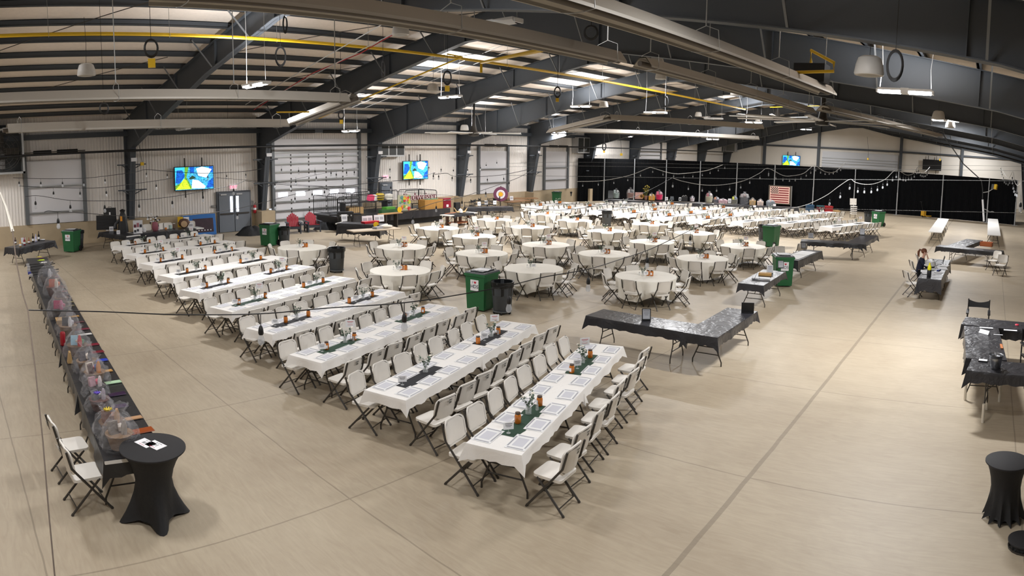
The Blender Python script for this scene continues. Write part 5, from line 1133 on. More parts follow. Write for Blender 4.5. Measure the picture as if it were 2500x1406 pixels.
hang([(1906, 511, 16), (1962, 502, 16), (2014, 479, 16), (2049, 454, 16), (2075, 438, 16), (2088, 445, 16), (2111, 450, 17), (2136, 448, 18), (2162, 437, 19), (2188, 415, 20), (2213, 427, 22), (2231, 423, 23), (2243, 406, 24), (2257, 420, 26), (2270, 408, 28)],
     [(2026, 478, 15), (2052, 462, 16), (2075, 441, 16), (2095, 450, 17), (2111, 451, 17), (2128, 451, 17), (2143, 447, 18), (2156, 441, 18), (2167, 435, 19), (2180, 425, 20), (2189, 417, 20), (2198, 423, 21), (2206, 426, 22), (2212, 427, 22), (2219, 425, 23), (2226, 423, 23), (2233, 419, 24), (2239, 411, 25), (2243, 410, 25), (2248, 417, 26), (2252, 419, 27), (2256, 420, 27), (2260, 419, 27), (2264, 416, 28), (2268, 409, 28)], 'pale corded string of bulbs rising along the right half of the drape', True)
hang([(2445, 408, 34), (2452, 424, 30), (2461, 434, 27), (2466, 431, 25), (2473, 419, 23), (2477, 442, 20), (2484, 453, 18), (2491, 448, 16)],
     [(2444, 406, 34), (2445, 414, 33), (2447, 420, 32), (2450, 428, 31), (2453, 435, 29), (2457, 438, 28), (2462, 440, 27), (2466, 435, 25), (2472, 426, 23), (2473, 434, 22), (2475, 445, 20), (2477, 452, 19), (2480, 459, 18), (2484, 460, 17)], 'string of bulbs hanging at the right end of the drape', True)
hang([(2492, 440, 12), (2492, 470, 11), (2493, 484, 11)], [(2493, 480, 11, 1.2)], 'single bulb on a cord at the right edge of the hall', True)
# taut support wires
for k, (nd, lab) in enumerate((([(1240, 399, 26), (1409, 396, 26), (1860, 403, 26), (2500, 406, 26)], 'uppermost taut wire in front of the drape'), ([(1240, 407, 22), (1409, 405, 22), (1860, 412, 22), (2500, 417, 22)], 'second taut wire in front of the drape'),
                               ([(1240, 428, 18), (1409, 430.5, 18), (1880, 437, 18), (2500, 442, 18)], 'third taut wire in front of the drape'), ([(1240, 497, 14), (1600, 501, 14), (2034, 510, 14), (2500, 520, 14)], 'lowest taut wire crossing in front of the back tables'),
                               ([(527, 434, 18), (620, 441, 18), (750, 452, 19), (927, 464, 20), (1106, 478, 22)], 'taut wire sloping down over the stage railings'), ([(620, 452, 17), (680, 446, 18), (786, 424, 22), (870, 410, 26)], 'taut wire rising over the overhead door'))):
    rt = root('support_wire', lab, 'wire', (0, 0, 0), 0, 'taut support wires'); sub('wire', MB().tube(catpts(nd), .006 if k < 4 else .006, 4), mat('wire_grey', (120, 120, 118), .5) if k < 4 else black, rt)
# rope close to the camera at the left
pts = [far(*q) for q in ((30, 560, 4.2), (40, 640, 4.1), (55, 715, 4.0), (68, 757, 3.9), (86, 900, 3.7), (105, 1080, 3.5), (119, 1250, 3.35), (136, 1430, 3.2))]
rt = root('guy_rope', 'pale rope hanging close to the camera down the left edge', 'rope', (0, 0, 0)); sub('rope_run', MB().tube(pts, .0045, 6), mat('rope', (96, 84, 74), .8), rt); sub('rope_sleeve', MB().tube([far(0, 470, 4.4), far(14, 505, 4.3), far(31, 566, 4.2)], [.006, .008, .012], 6), mat('sleeve', (190, 184, 172), .6), rt, 'white plastic sleeve')
# hanging tube, worklight and cord at the right
rt = root('hanging_strip', 'white strip hanging before the drape from a black cord', 'strip light', (0, 0, 0)); sub('cord', MB().tube([far(2300, 325, 22), far(2352, 400, 22), (far(2396, 440, 22)), far(2399, 460, 22), far(2399, 488, 22)], .018, 5), black, rt)
sub('strip', MB().tube([far(2399, 487, 22), far(2402, 540, 22)], .035, 6), paper, rt); sub('loose_cord', MB().tube([far(2403, 510, 22), far(2412, 514, 22), far(2416, 518, 22), (far(2422, 516, 22)), far(2427, 518, 22)], .012, 5), galv, rt); sub('loose_cord', MB().tube([far(2400, 470, 22), far(2413, 468, 22), far(2424, 461, 22)], .012, 5), galv, rt)
p = far(2428, 456, 22); rt = root('work_light', 'yellow cased worklight hanging beside the white strip', 'work light', tuple(p), -.4); sub('case', MB().box(-.09, 0, -.05, .05, -.08, .08, TRZ((0, 0, 0), pi/2, .3)), yellow, rt, smooth=False); sub('lens', MB().box(0, .1, -.03, .03, -.08, .08, TRZ((0, 0, 0), pi/2, .3)), mat('lens_grey', (90, 92, 92), .3), rt, smooth=False)

# ------------------------------------------------------------------ left wall side: raffle display tables, drinks table
TBB = table_spec()
D1, D2 = at(26, 606, .75), at(113, 588, .75); aD1 = ang(D1, D2); cDr = loc2(D1, aD1, 1.0, .25, 0)
tablecover(((D1.x+D2.x)/2+.1, (D1.y+D2.y)/2+.25), aD1, 2.5, 'black cover on the drinks table at the far left wall', seed=21, drop=.28)
BOT = Spec('bottle', 'bottle')
for k, (px, py, h, c_, lab) in enumerate(((38, 596, .3, (60, 26, 26), 'dark bottle leftmost on the drinks table'), (50, 602, .3, (196, 150, 90), 'pale amber bottle second on the drinks table'), (60, 598, .34, (140, 24, 34), 'dark red bottle before a white card on the drinks table'), (71, 594, .26, (150, 90, 60), 'round brown bottle in the middle of the drinks table'), (81, 591, .4, (40, 30, 22), 'tall dark wine bottle on the drinks table'), (88, 590, .34, (190, 190, 220), 'clear bluish bottle on the drinks table'), (95, 587, .42, (20, 22, 20), 'large black bottle at the right of the drinks table'))):
    p = at(px, py, .75); rt = root('bottle', lab, 'bottle', (p.x, p.y, .75)); sub('glass_body', MB().lathe([(.045, 0), (.05, .01), (.05, h*.55), (.018, h*.75), (.018, h)], 12), mat('bot%d' % k, c_, .15), rt); sub('paper_label', MB().lathe([(.052, h*.15), (.052, h*.4)], 12, cap=False), paper, rt)
p = at(104, 586, .75); thing('plate', MB().lathe([(0, 0), (.1, .005), (.12, .03), (.1, .012), (0, .01)], 16), paper, 'small white dish at the right end of the drinks table', 'dish', (p.x, p.y, .75))
p = at(58, 594, .75); thing('notice_card', MB().box(-.1, .1, -.005, .005, 0, .24), paper, 'white card standing behind the bottles on the drinks table', 'card', (p.x, p.y+.15, .75), .3, smooth=False)
# raffle table beside the wall column
L1, L2 = at(238, 568, .75), at(309, 578, .75); aL = ang(L1, L2)
tablecover(((L1.x+L2.x)/2+.45, (L1.y+L2.y)/2+.35), aL, 2.3, 'black cover on the table carrying the two dark suitcases', seed=22, drop=.2)
M1, M2 = at(330, 570, .75), at(478, 557, .75); aM = ang(M1, M2); lm_ = hypot(M2.x-M1.x, M2.y-M1.y)
for k in range(2):
    c = loc2(M1, aM, lm_*(k+.5)/2, .36, 0)
    tablecover(c, aM, lm_/2, 'black cover on the %s half of the raffle display by the wall' % (('left', 'right')[k]), seed=23+k, drop=.3)
def deco(px, py, name, lab, cat, fn, z=.75, dy=0):
    p = at(px, py, z); rt = root(name, lab, cat, (p.x, p.y, z), atan2(-p.y, -p.x)+pi/2); fn(rt); return rt
dk = mat('case_black', (26, 26, 28), .45); cw = mat('clip_white', (225, 225, 230), .6)
def suit(w, h, tag_):
    def f(rt):
        m = MB(); m.box(-w/2, w/2, -.14, .14, .05, h, top=(.92, .9)); sub('shell', m, dk, rt, smooth=False)
        m = MB()
        for k in range(4): m.box(-w*.38, w*.38, -.16, -.14, .12+k*h*.2, .15+k*h*.2)
        sub('ribs', m, dk, rt, smooth=False); sub('handle', MB().tube([(-.08, 0, h), (-.08, 0, h+.05), (.08, 0, h+.05), (.08, 0, h)], .012, 5), dk, rt)
        if tag_: sub('hang_tag', MB().box(-.04, .03, -.165, -.155, h*.7, h*.82), paper, rt, smooth=False)
    return f
deco(248, 563, 'suitcase', 'smaller black suitcase standing leftmost on the raffle table', 'suitcase', suit(.5, .75, 0)); deco(270, 562, 'suitcase', 'large black ribbed suitcase with a white tag on the raffle table', 'suitcase', suit(.66, 1.1, 1))
def mann(rt):
    sub('torso', MB().lathe([(.26, 0), (.24, .3), (.2, .55), (.16, .8), (.1, .95), (.14, 1.05), (0, 1.12)], 14, sy=.6), dk, rt); sub('orange_patch', MB().box(-.12, -.02, -.16, -.13, .55, .8), mat('patch_orange', (226, 150, 40), .6), rt, smooth=False); sub('arm', MB().tube([(-.15, 0, .6), (-.35, 0, .4), (-.4, -.05, .2)], .07, 8), dk, rt)
deco(301, 567, 'garment_form', 'black jacket form with an orange patch beside the suitcases', 'jacket', mann)
def cardset(w, h): return lambda rt: (sub('card_sheet', MB().box(-w/2, w/2, -.006, .006, 0, h, TRZ((0, 0, 0), 0, -.15)), paper, rt, smooth=False), sub('print', MB().box(-w*.35, w*.35, -.01, -.006, h*.3, h*.7, TRZ((0, 0, 0), 0, -.15)), mat('ink_light', (180, 180, 186), .8), rt, smooth=False))
for px, py, w, h, lab in ((272, 564, .2, .22, 'white notice leaning before the large suitcase'), (289, 571, .16, .17, 'small white notice before the jacket form'), (262, 563, .13, .16, 'small white can like card beside the smaller suitcase')):
    deco(px, py, 'notice_card', lab, 'card', cardset(w, h))
def poster(w, h, cols):
    def f(rt):
        sub('board', MB().box(-w/2, w/2, -.01, .01, 0, h), paper, rt, smooth=False)
        for k, c_ in enumerate(cols): x = -w*.3+w*.3*k; sub('print_block', MB().box(x-w*.12, x+w*.12, -.014, -.01, h*(.2+.15*(k % 2)), h*(.6+.15*(k % 2))), mat('pr%02x%02x%02x' % c_, c_, .7), rt, smooth=False)
    return f
deco(337, 563, 'poster_board', 'white display board with dark pink pictures on the raffle display', 'board', poster(.46, .5, [(120, 60, 70), (190, 120, 130), (70, 70, 80)])); deco(337, 570, 'framed_photo', 'lower white framed picture with a dark block on the raffle display', 'picture', poster(.42, .28, [(50, 54, 60), (70, 72, 80)]))
def bouquet(rt):
    r_ = random.Random(9); sub('pink_holder', MB().lathe([(.1, 0), (.16, .12), (.14, .35), (.1, .42)], 12), mat('mauve_pot', (150, 84, 96), .6), rt); m = MB(); m2 = MB()
    for i in range(22): x, y, z = r_.uniform(-.35, .3), r_.uniform(-.1, .1), r_.uniform(.35, .8); (m if i % 3 else m2).lathe([(0, -.05), (.055, 0), (0, .05)], 7, TRZ((x, y, z), 0, r_.uniform(-1, 1)))
    sub('white_blossoms', m, paper, rt); sub('dark_blossoms', m2, mat('dark_leaf', (40, 40, 44), .6), rt); sub('stems', MB().tube([(0, 0, .3), (-.2, 0, .6)], .01, 4).tube([(0, 0, .3), (.2, 0, .6)], .01, 4).tube([(0, 0, .3), (0, 0, .7)], .01, 4), dk, rt)
deco(379, 563, 'bouquet', 'bouquet of white cards and flowers in a mauve holder on the raffle display', 'bouquet', bouquet)
def cyl(r_, h, c_): return lambda rt: (sub('can_body', MB().lathe([(r_, 0), (r_, h)], 14), mat('cy%02x%02x%02x' % c_, c_, .5), rt), sub('can_lid', MB().lathe([(r_*1.04, h), (r_*1.04, h+.02), (0, h+.025)], 14), paper, rt))
for px, py, r_, h, c_, lab in ((353, 566, .07, .16, (226, 226, 228), 'white tub right of the display boards'), (387, 562, .06, .15, (214, 208, 206), 'white tub beneath the bouquet'), (405, 560, .05, .1, (220, 130, 40), 'orange packet in the middle of the raffle display'), (416, 558, .08, .17, (186, 214, 206), 'pale mint tub on the raffle display'), (425, 557, .06, .22, (120, 96, 80), 'brown tall canister on the raffle display')):
    deco(px, py, 'raffle_tub', lab, 'container', cyl(r_, h, c_))
def bag(rt): sub('bag_body', MB().lathe([(.08, 0), (.26, .12), (.3, .25), (.2, .42), (.05, .46)], 14, sy=.5), mat('bag_brown', (92, 62, 46), .6), rt); sub('tan_panel', MB().lathe([(.05, -.0), (.16, .01), (0, .02)], 12, TRZ((0, -.15, .2), 0, pi/2)), mat('bag_tan', (200, 168, 130), .6), rt)
deco(450, 556, 'handbag', 'brown and tan round handbag on the raffle display', 'bag', bag)
deco(441, 555, 'yellow_box', 'yellow box behind the brown handbag', 'box', lambda rt: sub('box_body', MB().box(-.14, .14, .1, .3, 0, .5), mat('box_yellow', (232, 186, 30), .5), rt, smooth=False)); deco(466, 556, 'notice_card', 'white notice before the television box', 'card', cardset(.26, .26))
for px, py, rz, lab in ((350, 596, .2, 'white folding chair behind the raffle display at its left'), (365, 590, .1, 'white folding chair behind the raffle display, second'), (405, 585, .3, 'white folding chair behind the raffle display, third'), (416, 583, 0, 'white folding chair behind the raffle display, fourth'), (470, 578, -.2, 'white folding chair at the right end of the raffle display')):
    p = onY(px, 560, 31.9); CHL.place((p.x, 32.0, 0), pi+rz, lab)
# television box leaning on the wall
A, B = onY(447, 548, 32.5), onY(528, 546, 32.5); w = B.x-A.x; h = 1.12
rt = root('television_box', 'large blue television carton leaning against the wall beside the double door', 'box', ((A.x+B.x)/2, 32.6, 0)); rt.rotation_euler = (-.12, 0, 0)
sub('carton', MB().box(-w/2, w/2, -.12, .12, 0, h), mat('carton_blue', (28, 104, 180), .5), rt, smooth=False); sub('screen_picture', MB().box(-w*.2, w*.42, -.125, -.12, h*.14, h*.8), mat('carton_dark', (50, 26, 40), .5, noise=.4, nscale=5), rt, smooth=False)
sub('label_sheet', MB().box(-w*.46, -w*.3, -.125, -.12, h*.62, h*.92), paper, rt, smooth=False)
for k in range(6): sub('icon', MB().lathe([(.035, 0), (0, .005)], 8, TRZ((-w*.12+k*w*.09, -.126, h*.24), 0, pi/2)), paper, rt)
# small wall things
A = onY(615, 512, YL-.1); rt = root('fire_extinguisher', 'red fire extinguisher on the wall right of the double door', 'fire extinguisher', (A.x+.1, YL-.25, .95)); sub('cylinder', MB().lathe([(.08, 0), (.09, .02), (.09, .4), (.04, .48)], 14), red, rt); sub('valve', MB().tube([(0, 0, .48), (0, 0, .54), (.08, 0, .56)], .015, 5), black, rt); sub('white_label', MB().lathe([(.092, .18), (.092, .3)], 14, cap=False), paper, rt)
for px, py, w, h, lab in ((522, 504, .26, .12, 'small grey plate on the wall left of the double door'), (614, 497, .22, .3, 'small grey notice on the wall right of the double door'), (68, 525, .12, .22, 'small grey switch box on the wall left of the dock door')):
    A = onY(px, py, YL-.08); thing('wall_plate', MB().box(-w/2, w/2, -.06, .0, -h/2, h/2), mat('plate_grey', (130, 128, 124), .5), lab, 'wall plate', (A.x, YL-.04, A.z), smooth=False)
for k, (X) in enumerate(FX[1:6]):
    thing('column_sign', MB().box(-.16, .16, -.01, .01, -.09, .09), paper, 'white number plate on the %s wall column from the left' % ORD[k], 'sign', (X+.05, YL-1.28+.2, 4.15), smooth=False)
# dark heap on the floor by the double door, bags by the overhead door
def heap(px, py, w, d, h, lab, seed, yb=None):
    p = at(px, py, 0) if yb is None else onY(px, py, yb); r_ = random.Random(seed); n, mm = 28, 7; vs = [(0, 0, h)]
    for j in range(1, mm+1):
        t = j/mm
        for i in range(n): a = 2*pi*i/n; k = 1+.12*sin(3*a+seed)+.08*sin(7*a); vs.append((w/2*t**.8*k*cos(a), d/2*t**.8*k*sin(a), max(.0, h*(1-t**1.6)*(1+.2*sin(4*a+j)))))
    fs = [(0, 1+i, 1+(i+1) % n) for i in range(n)]+[(1+j*n+i, 1+(j+1)*n+i, 1+(j+1)*n+(i+1) % n, 1+j*n+(i+1) % n) for j in range(mm-1) for i in range(n)]
    return thing('cloth_heap', MB().add(vs, fs), mat('heap_black', (30, 31, 34), .8, bump=.4, bscale=6), lab, 'cloth', (p.x, p.y, 0), ang(Vector((0, 0, 0)), p)-pi/2)
heap(613, 574, 1.7, .8, .45, 'black cloth heap on the floor by the double door', 1); heap(795, 560, 1.3, .7, .38, 'black bag heap on the floor right of the red chairs', 4)
# two red chairs
def adir(px, py, rz, lab):
    p = at(px, py, 0); rt = root('garden_chair', lab, 'chair', (p.x, p.y, 0), rz); gr = mat('chair_grey', (56, 62, 72), .6); rd = mat('chair_red', (152, 12, 36), .6)
    for k in range(7): x = -.27+.09*k; sub('back_slat', MB().box(x-.04, x+.04, -.015, .015, 0, .78-.05*abs(k-3)**1.3, TRZ((0, -.2, .3), 0, .35)), rd, rt, smooth=False)
    for k in range(6): sub('seat_slat', MB().box(-.29, .29, -.2+.1*k, -.11+.1*k, .30+.02*k, .32+.02*k), rd, rt, smooth=False)
    for sx in (-1, 1):
        sub('leg', MB().box(sx*.33-.03, sx*.33+.03, .3, .38, 0, .55), gr, rt, smooth=False); sub('leg', MB().box(sx*.31-.03, sx*.31+.03, -.45, .38, .2, .3, TRZ((0, 0, 0), 0, .2)), gr, rt, smooth=False); sub('leg', MB().box(sx*.33-.03, sx*.33+.03, -.4, -.33, 0, .5), gr, rt, smooth=False)
        sub('armrest', MB().box(sx*.36-.07, sx*.36+.07, -.4, .42, .55, .58), gr, rt, smooth=False)
    sub('apron', MB().box(-.33, .33, .34, .37, .25, .4), gr, rt, smooth=False)
adir(717, 569, 2.75, 'left red slatted garden chair before the overhead door'); adir(763, 565, 2.9, 'right red slatted garden chair before the overhead door')
p = at(742, 566, 0); thing('side_table', MB().box(-.25, .25, -.2, .2, .38, .42).box(-.22, -.17, -.18, .18, 0, .38).box(.17, .22, -.18, .18, 0, .38), mat('chair_grey', (56, 62, 72), .6), 'small dark side table between the two red chairs', 'table', (p.x, p.y, 0), 2.8, smooth=False)
# grill
p = at(843, 566, 0); rt = root('grill', 'black gas grill with four knobs before the overhead door', 'grill', (p.x, p.y, 0), atan2(-p.y, -p.x)+pi/2+.12)
sub('control_panel', MB().box(-.42, .42, -.28, .28, .75, 1.0).box(-.42, .42, -.26, .26, 1.0, 1.08), dk, rt, smooth=False)
for k in range(4): sub('knob', MB().lathe([(.045, 0), (.04, .03), (0, .035)], 12, TRZ((-.28+.19*k, -.28, .9), 0, pi/2)), galv, rt)
for sx in (-1, 1): sub('side_shelf', MB().box(min(sx*.42, sx*.85), max(sx*.42, sx*.85), -.22, .22, .9, .97), dk, rt, smooth=False)
for sx in (-1, 1):
    for sy in (-1, 1): sub('leg', MB().box(sx*.38-.025, sx*.38+.025, sy*.22-.025, sy*.22+.025, 0, .75), dk, rt, smooth=False)
sub('lower_shelf', MB().box(-.38, .38, -.22, .22, .15, .18), dk, rt, smooth=False)
# tan folding table with items near the stage
f1, f2 = at(874, 563, .74), at(965, 557, .74); af = ang(f1, f2)
TTN = table_spec(topm=mat('table_tan', (196, 180, 158), .6)); cft = ((f1.x+f2.x)/2, (f1.y+f2.y)/2+.2)
TTN.place((cft[0], cft[1], 0), af, 'bare tan folding table with bags on it before the stage')
p = at(918, 555, .74); thing('yellow_disc', MB().lathe([(.13, 0), (.13, .03), (0, .03)], 20, TRZ((0, 0, .13), 0, pi/2)), yellow, 'yellow round sign on the tan table', 'sign', (p.x, p.y, .74), -.5); p = at(945, 556, .74); thing('white_bag', MB().lathe([(.1, 0), (.3, .03), (.3, .1), (.12, .14), (0, .15)], 14, sy=.5), mat('linen', (214, 208, 196), .7), 'folded pale bag on the right end of the tan table', 'bag', (p.x, p.y, .74)); p = at(922, 558, .74); thing('flat_case', MB().box(-.22, .22, -.14, .14, 0, .09), mat('case_grey', (150, 150, 156), .5), 'grey flat case in the middle of the tan table', 'case', (p.x, p.y, .74), .2, smooth=False)
# stage with railings
SX0, SX1, SY0, SY1, SZ = 19.9, 28.0, 29.35, 32.2, .78
rt = root('stage', 'low black skirted stage along the left wall', 'stage', ((SX0+SX1)/2, SY0, 0)); w = (SX1-SX0)/2
sub('deck', MB().box(-w, w, 0, SY1-SY0, SZ-.1, SZ), dk, rt, smooth=False); sub('skirt', MB().grid(lambda u, v: (-w+2*w*u, -.02+.015*sin(u*90), SZ-.42+.4*v), 120, 1), blackfilm, rt); sub('base', MB().box(-w+.3, w-.3, .4, SY1-SY0-.1, 0, SZ-.1), black, rt, smooth=False)
def railing(x0, y0, x1, y1, lab, h=1.05):
    L_ = hypot(x1-x0, y1-y0); a = atan2(y1-y0, x1-x0); r0 = root('railing', lab, 'railing', (x0, y0, SZ), a, 'black stage railings')
    sub('rail_frame', MB().tube([(0, 0, 0), (0, 0, h-.08), (.08, 0, h), (L_-.08, 0, h), (L_, 0, h-.08), (L_, 0, 0)], .022, 6).tube([(0, 0, .12), (L_, 0, .12)], .015, 5), dk, r0)
    m = MB()
    for k in range(1, int(L_/.13)): m.tube([(k*.13, 0, .12), (k*.13, 0, h)], .008, 4)
    sub('balusters', m, dk, r0)
for k in range(4): railing(SX0+1.1+1.75*k, SY1-.05, SX0+2.75+1.75*k, SY1-.05, 'black stage railing along the back, %s from the left' % ORD[k])
railing(SX0+.1, SY0+.3, SX0+1.55, SY0+.3, 'black stage railing at the left front corner'); railing(SX0+1.6, SY0+1.2, SX0+3.3, SY0+1.2, 'black stage railing behind the yellow basket'); railing(SX1-1.9, SY0+2, SX1-.3, SY0+2, 'black stage railing behind the dark red fridge'); railing(SX0+.1, SY0+.35, SX0+.1, SY1-.1, 'black stage railing along the left side'); railing(SX1-.2, SY0+1, SX1-.2, SY1-.1, 'black stage railing along the right side')
def on_stage(pxl, pxr, pyt, pyb, y=30.0):
    A, B = onY(pxl, pyb, y), onY(pxr, pyb, y); return (A.x+B.x)/2, B.x-A.x, onY((pxl+pxr)/2, pyt, y).z-onY((pxl+pxr)/2, pyb, y).z
x, w, h = on_stage(973, 1000, 482, 520); rt = root('floral_canvas', 'bright floral painted canvas standing on the stage', 'picture', (x, 30.0, SZ), -.2); sub('canvas_panel', MB().box(-w/2, w/2, -.02, .02, 0, h), mat('canvas_pale', (176, 176, 150), .7), rt, smooth=False); m = MB(); r_ = random.Random(2); cols = [(206, 50, 60), (226, 130, 60), (120, 160, 70), (236, 200, 190), (90, 140, 130), (200, 200, 60)]
for k in range(26): m.cur = k % 6; m.lathe([(r_.uniform(.05, .12), 0), (0, .012)], 7, TRZ((r_.uniform(-.42, .42)*w, -.021-.0005*k, r_.uniform(.08, .92)*h), 0, pi/2))
sub('painted_flowers', m, [mat('fl%d' % k, c_, .6) for k, c_ in enumerate(cols)], rt)
x, w, h = on_stage(1004, 1047, 484, 500, 30.3); rt = root('script_sign', 'dark red and silver script sign on the stage railing', 'sign', (x, 30.3, SZ+.62)); text('lettering', 'Budweiser', .62, mat('script_red', (130, 40, 56), .4, .2), rt, TRZ((0, 0, .1), 0, pi/2, 0) @ Matrix.Shear('XZ', 4, (0, 0)) if 0 else TRZ((0, 0, .1), 0, pi/2), .03); text('lettering', 'Budweiser', .62, mat('script_silver', (186, 170, 172), .4, .3), rt, TRZ((.025, -.035, .12), 0, pi/2), .004); sub('frame', MB().box(-.9, .9, .04, .07, -.32, -.27).box(-.6, -.55, .04, .07, -.62, -.27).box(.55, .6, .04, .07, -.62, -.27), dk, rt, smooth=False)
x, w, h = on_stage(1028, 1072, 497, 521); thing('wooden_chest', MB().box(-w/2, w/2, -.3, .3, 0, h*.93), mat('chest_wood', (176, 128, 60), .6, noise=.08, nscale=4), 'large light wooden chest on the stage', 'chest', (x, 29.95, SZ), smooth=False); thing('green_cloth', MB().box(-w*.3, w*.3, -.2, .2, 0, .03), mat('cloth_green', (96, 130, 96), .8), 'folded green cloth on top of the wooden chest', 'cloth', (x, 29.95, SZ+h*.93), smooth=False)
x, w, h = on_stage(1073, 1092, 494, 517); rt = root('mini_fridge', 'dark red rounded mini fridge at the right end of the stage', 'fridge', (x, 29.9, SZ)); sub('fridge_body', MB().box(-w/2, w/2, -.25, .25, 0, h, top=(.94, .94)), mat('fridge_red', (128, 14, 40), .3), rt, smooth=False); sub('price_tag', MB().box(-.08, .08, -.27, -.25, .05, .2), paper, rt, smooth=False); sub('top_band', MB().box(-w/2+.04, w/2-.04, -.262, -.24, h*.78, h*.84), mat('silver', (190, 190, 190), .3, .6), rt, smooth=False)
x, w, h = on_stage(926, 940, 486, 499); rt = root('yellow_basket', 'round yellow basket on a raised black table on the stage', 'basket', (x, 30.2, SZ+.7)); sub('basket_body', MB().lathe([(.2, 0), (.26, .12), (.26, .3), (.2, .38)], 16), mat('basket_yellow', (176, 150, 40), .5), rt); sub('basket_bands', MB().lathe([(.265, .1), (.265, .14)], 16, cap=False).lathe([(.265, .24), (.265, .28)], 16, cap=False), dk, rt)
thing('display_table', MB().box(-1.6, 1.6, -.3, .3, .62, .68).box(-1.5, -1.45, -.25, .25, 0, .62).box(1.45, 1.5, -.25, .25, 0, .62), dk, 'raised black display table on the stage under the yellow basket', 'table', (22.3, 30.4, SZ), smooth=False)
for px, c_, lab in ((948, (226, 222, 214), 'white cushion with a dark mark on the raised stage table'), (918, (230, 228, 226), 'white paper on the raised stage table'), (905, (220, 70, 110), 'pink and green gift at the left of the raised stage table')):
    q = onY(px, 495, 30.3); thing('display_gift', MB().box(-.22, .22, -.12, .12, 0, .3, TRZ((0, 0, 0), .2, .2)), mat('dg%d' % px, c_, .6), lab, 'gift', (q.x, 30.3, SZ+.7), smooth=False)
x, w, h = on_stage(942, 956, 512, 525, 29.7); thing('green_tote', MB().box(-.3, .3, -.2, .2, 0, .32, top=(1.08, 1.08)), mat('tote_green', (80, 150, 50), .5), 'bright green tote on the front of the stage', 'box', (x, 29.7, SZ), smooth=False)
q = onY(965, 520, 29.7); thing('green_trough', MB().box(-.7, .7, -.15, .15, 0, .2), mat('trough_green', (40, 84, 44), .6), 'long dark green trough on the stage front', 'box', (q.x-.5, 29.55, SZ), smooth=False)
q = onY(1008, 520, 29.6); m = MB()
for k in range(6): m.tube([(-.25+.1*k, 0, .02), (-.15+.08*k, .1, .1), (-.1+.1*k, -.05, .04)], .02, 5)
thing('driftwood_pile', m, mat('drift', (190, 160, 120), .7), 'small heap of pale wood pieces on the stage front', 'wood', (q.x, 29.6, SZ))
q = onY(973, 524, 29.0); rt = root('wooden_sign_table', 'narrow plank side table with a yellow disc before the stage', 'table', (q.x-.6, 29.0, 0), .05); sub('tabletop', MB().box(-.75, .75, -.2, .2, .78, .83), mat('plank', (180, 140, 96), .6), rt, smooth=False); sub('leg', MB().box(-.45, -.38, -.15, .15, 0, .78), darksteel, rt, smooth=False); sub('leg', MB().box(.38, .45, -.15, .15, 0, .78), darksteel, rt, smooth=False); sub('yellow_disc', MB().lathe([(.16, 0), (.16, .03), (0, .03)], 20, TRZ((.65, -.05, .98), 0, pi/2)), yellow, rt)
# black table with cards, left of the stage
c1, c2 = at(858, 545, .85), at(925, 548, .85); aC_ = ang(c1, c2); cc = ((c1.x+c2.x)/2, (c1.y+c2.y)/2+.3)
tablecover(cc, aC_, 2.2, 'black covered table with white cards between the grill and the stage', seed=41, drop=.5, z=.85, shortleg=False); TB.place((cc[0], cc[1], .105), aC_, 'folding table with white cards between the grill and the stage', 'folding tables under black covers')
for px, lab in ((841, 'white card behind the grill'), (862, 'white card left on the black table by the grill'), (880, 'white card in the middle of the black table by the grill'), (909, 'white card above the red tray'), (926, 'white card at the right of the red tray')):
    p = at(px, 540, .85); o = root('notice_card', lab, 'card', (p.x+.0, cc[1] if px > 850 else p.y, .85), -.3); cardset(.3, .34)(o)
p = at(909, 545, .85); thing('red_tray', MB().box(-.42, .42, -.15, .15, 0, .09, top=(1.06, 1.06)), mat('tray_red', (190, 22, 40), .5), 'red tray on the black table left of the stage', 'tray', (p.x, cc[1]-.15, .85), smooth=False)
x, w, h = on_stage(845, 880, 508, 527, 30.5); thing('cardboard_carton', MB().box(-w/2, w/2, -.4, .4, 0, 1.15), mat('kraft', (170, 138, 92), .8), 'large brown cardboard carton behind the grill', 'box', (x, 30.6, 0), smooth=False)
# wooden bench table and horn decoration right of the stage
p = at(1118, 549, 0); rt = root('rustic_table', 'rustic orange brown wooden table right of the stage', 'table', (p.x, p.y, 0), .15); ow = mat('oak', (176, 104, 60), .5, noise=.15, nscale=3); db = mat('dark_wood', (84, 56, 40), .6)
sub('tabletop', MB().box(-.75, .75, -.4, .4, .62, .7), ow, rt, smooth=False); sub('lower_shelf', MB().box(-.65, .65, -.32, .32, .12, .18), ow, rt, smooth=False)
for sx in (-1, 1):
    for sy in (-1, 1): sub('leg', MB().box(sx*.62-.07, sx*.62+.07, sy*.3-.07, sy*.3+.07, 0, .62), db, rt, smooth=False)
p = at(1124, 521, .75); tablecover((p.x, p.y+.1), .1, 1.7, 'black cover under the horn decoration', seed=43, drop=.12); rt = root('horn_decoration', 'white and tan horned table decoration right of the stage', 'decoration', (p.x, p.y, .75)); sub('horns', MB().tube([(-.5, 0, .35), (-.3, 0, .1), (0, 0, .08), (.35, 0, .08), (.55, 0, .3)], [.02, .05, .07, .05, .015], 8), mat('horn', (222, 190, 140), .4), rt); sub('skull', MB().lathe([(0, 0), (.14, .05), (.12, .2), (0, .3)], 10), paper, rt); sub('dark_saddle', MB().box(-.25, .1, .1, .3, .1, .62), dk, rt)
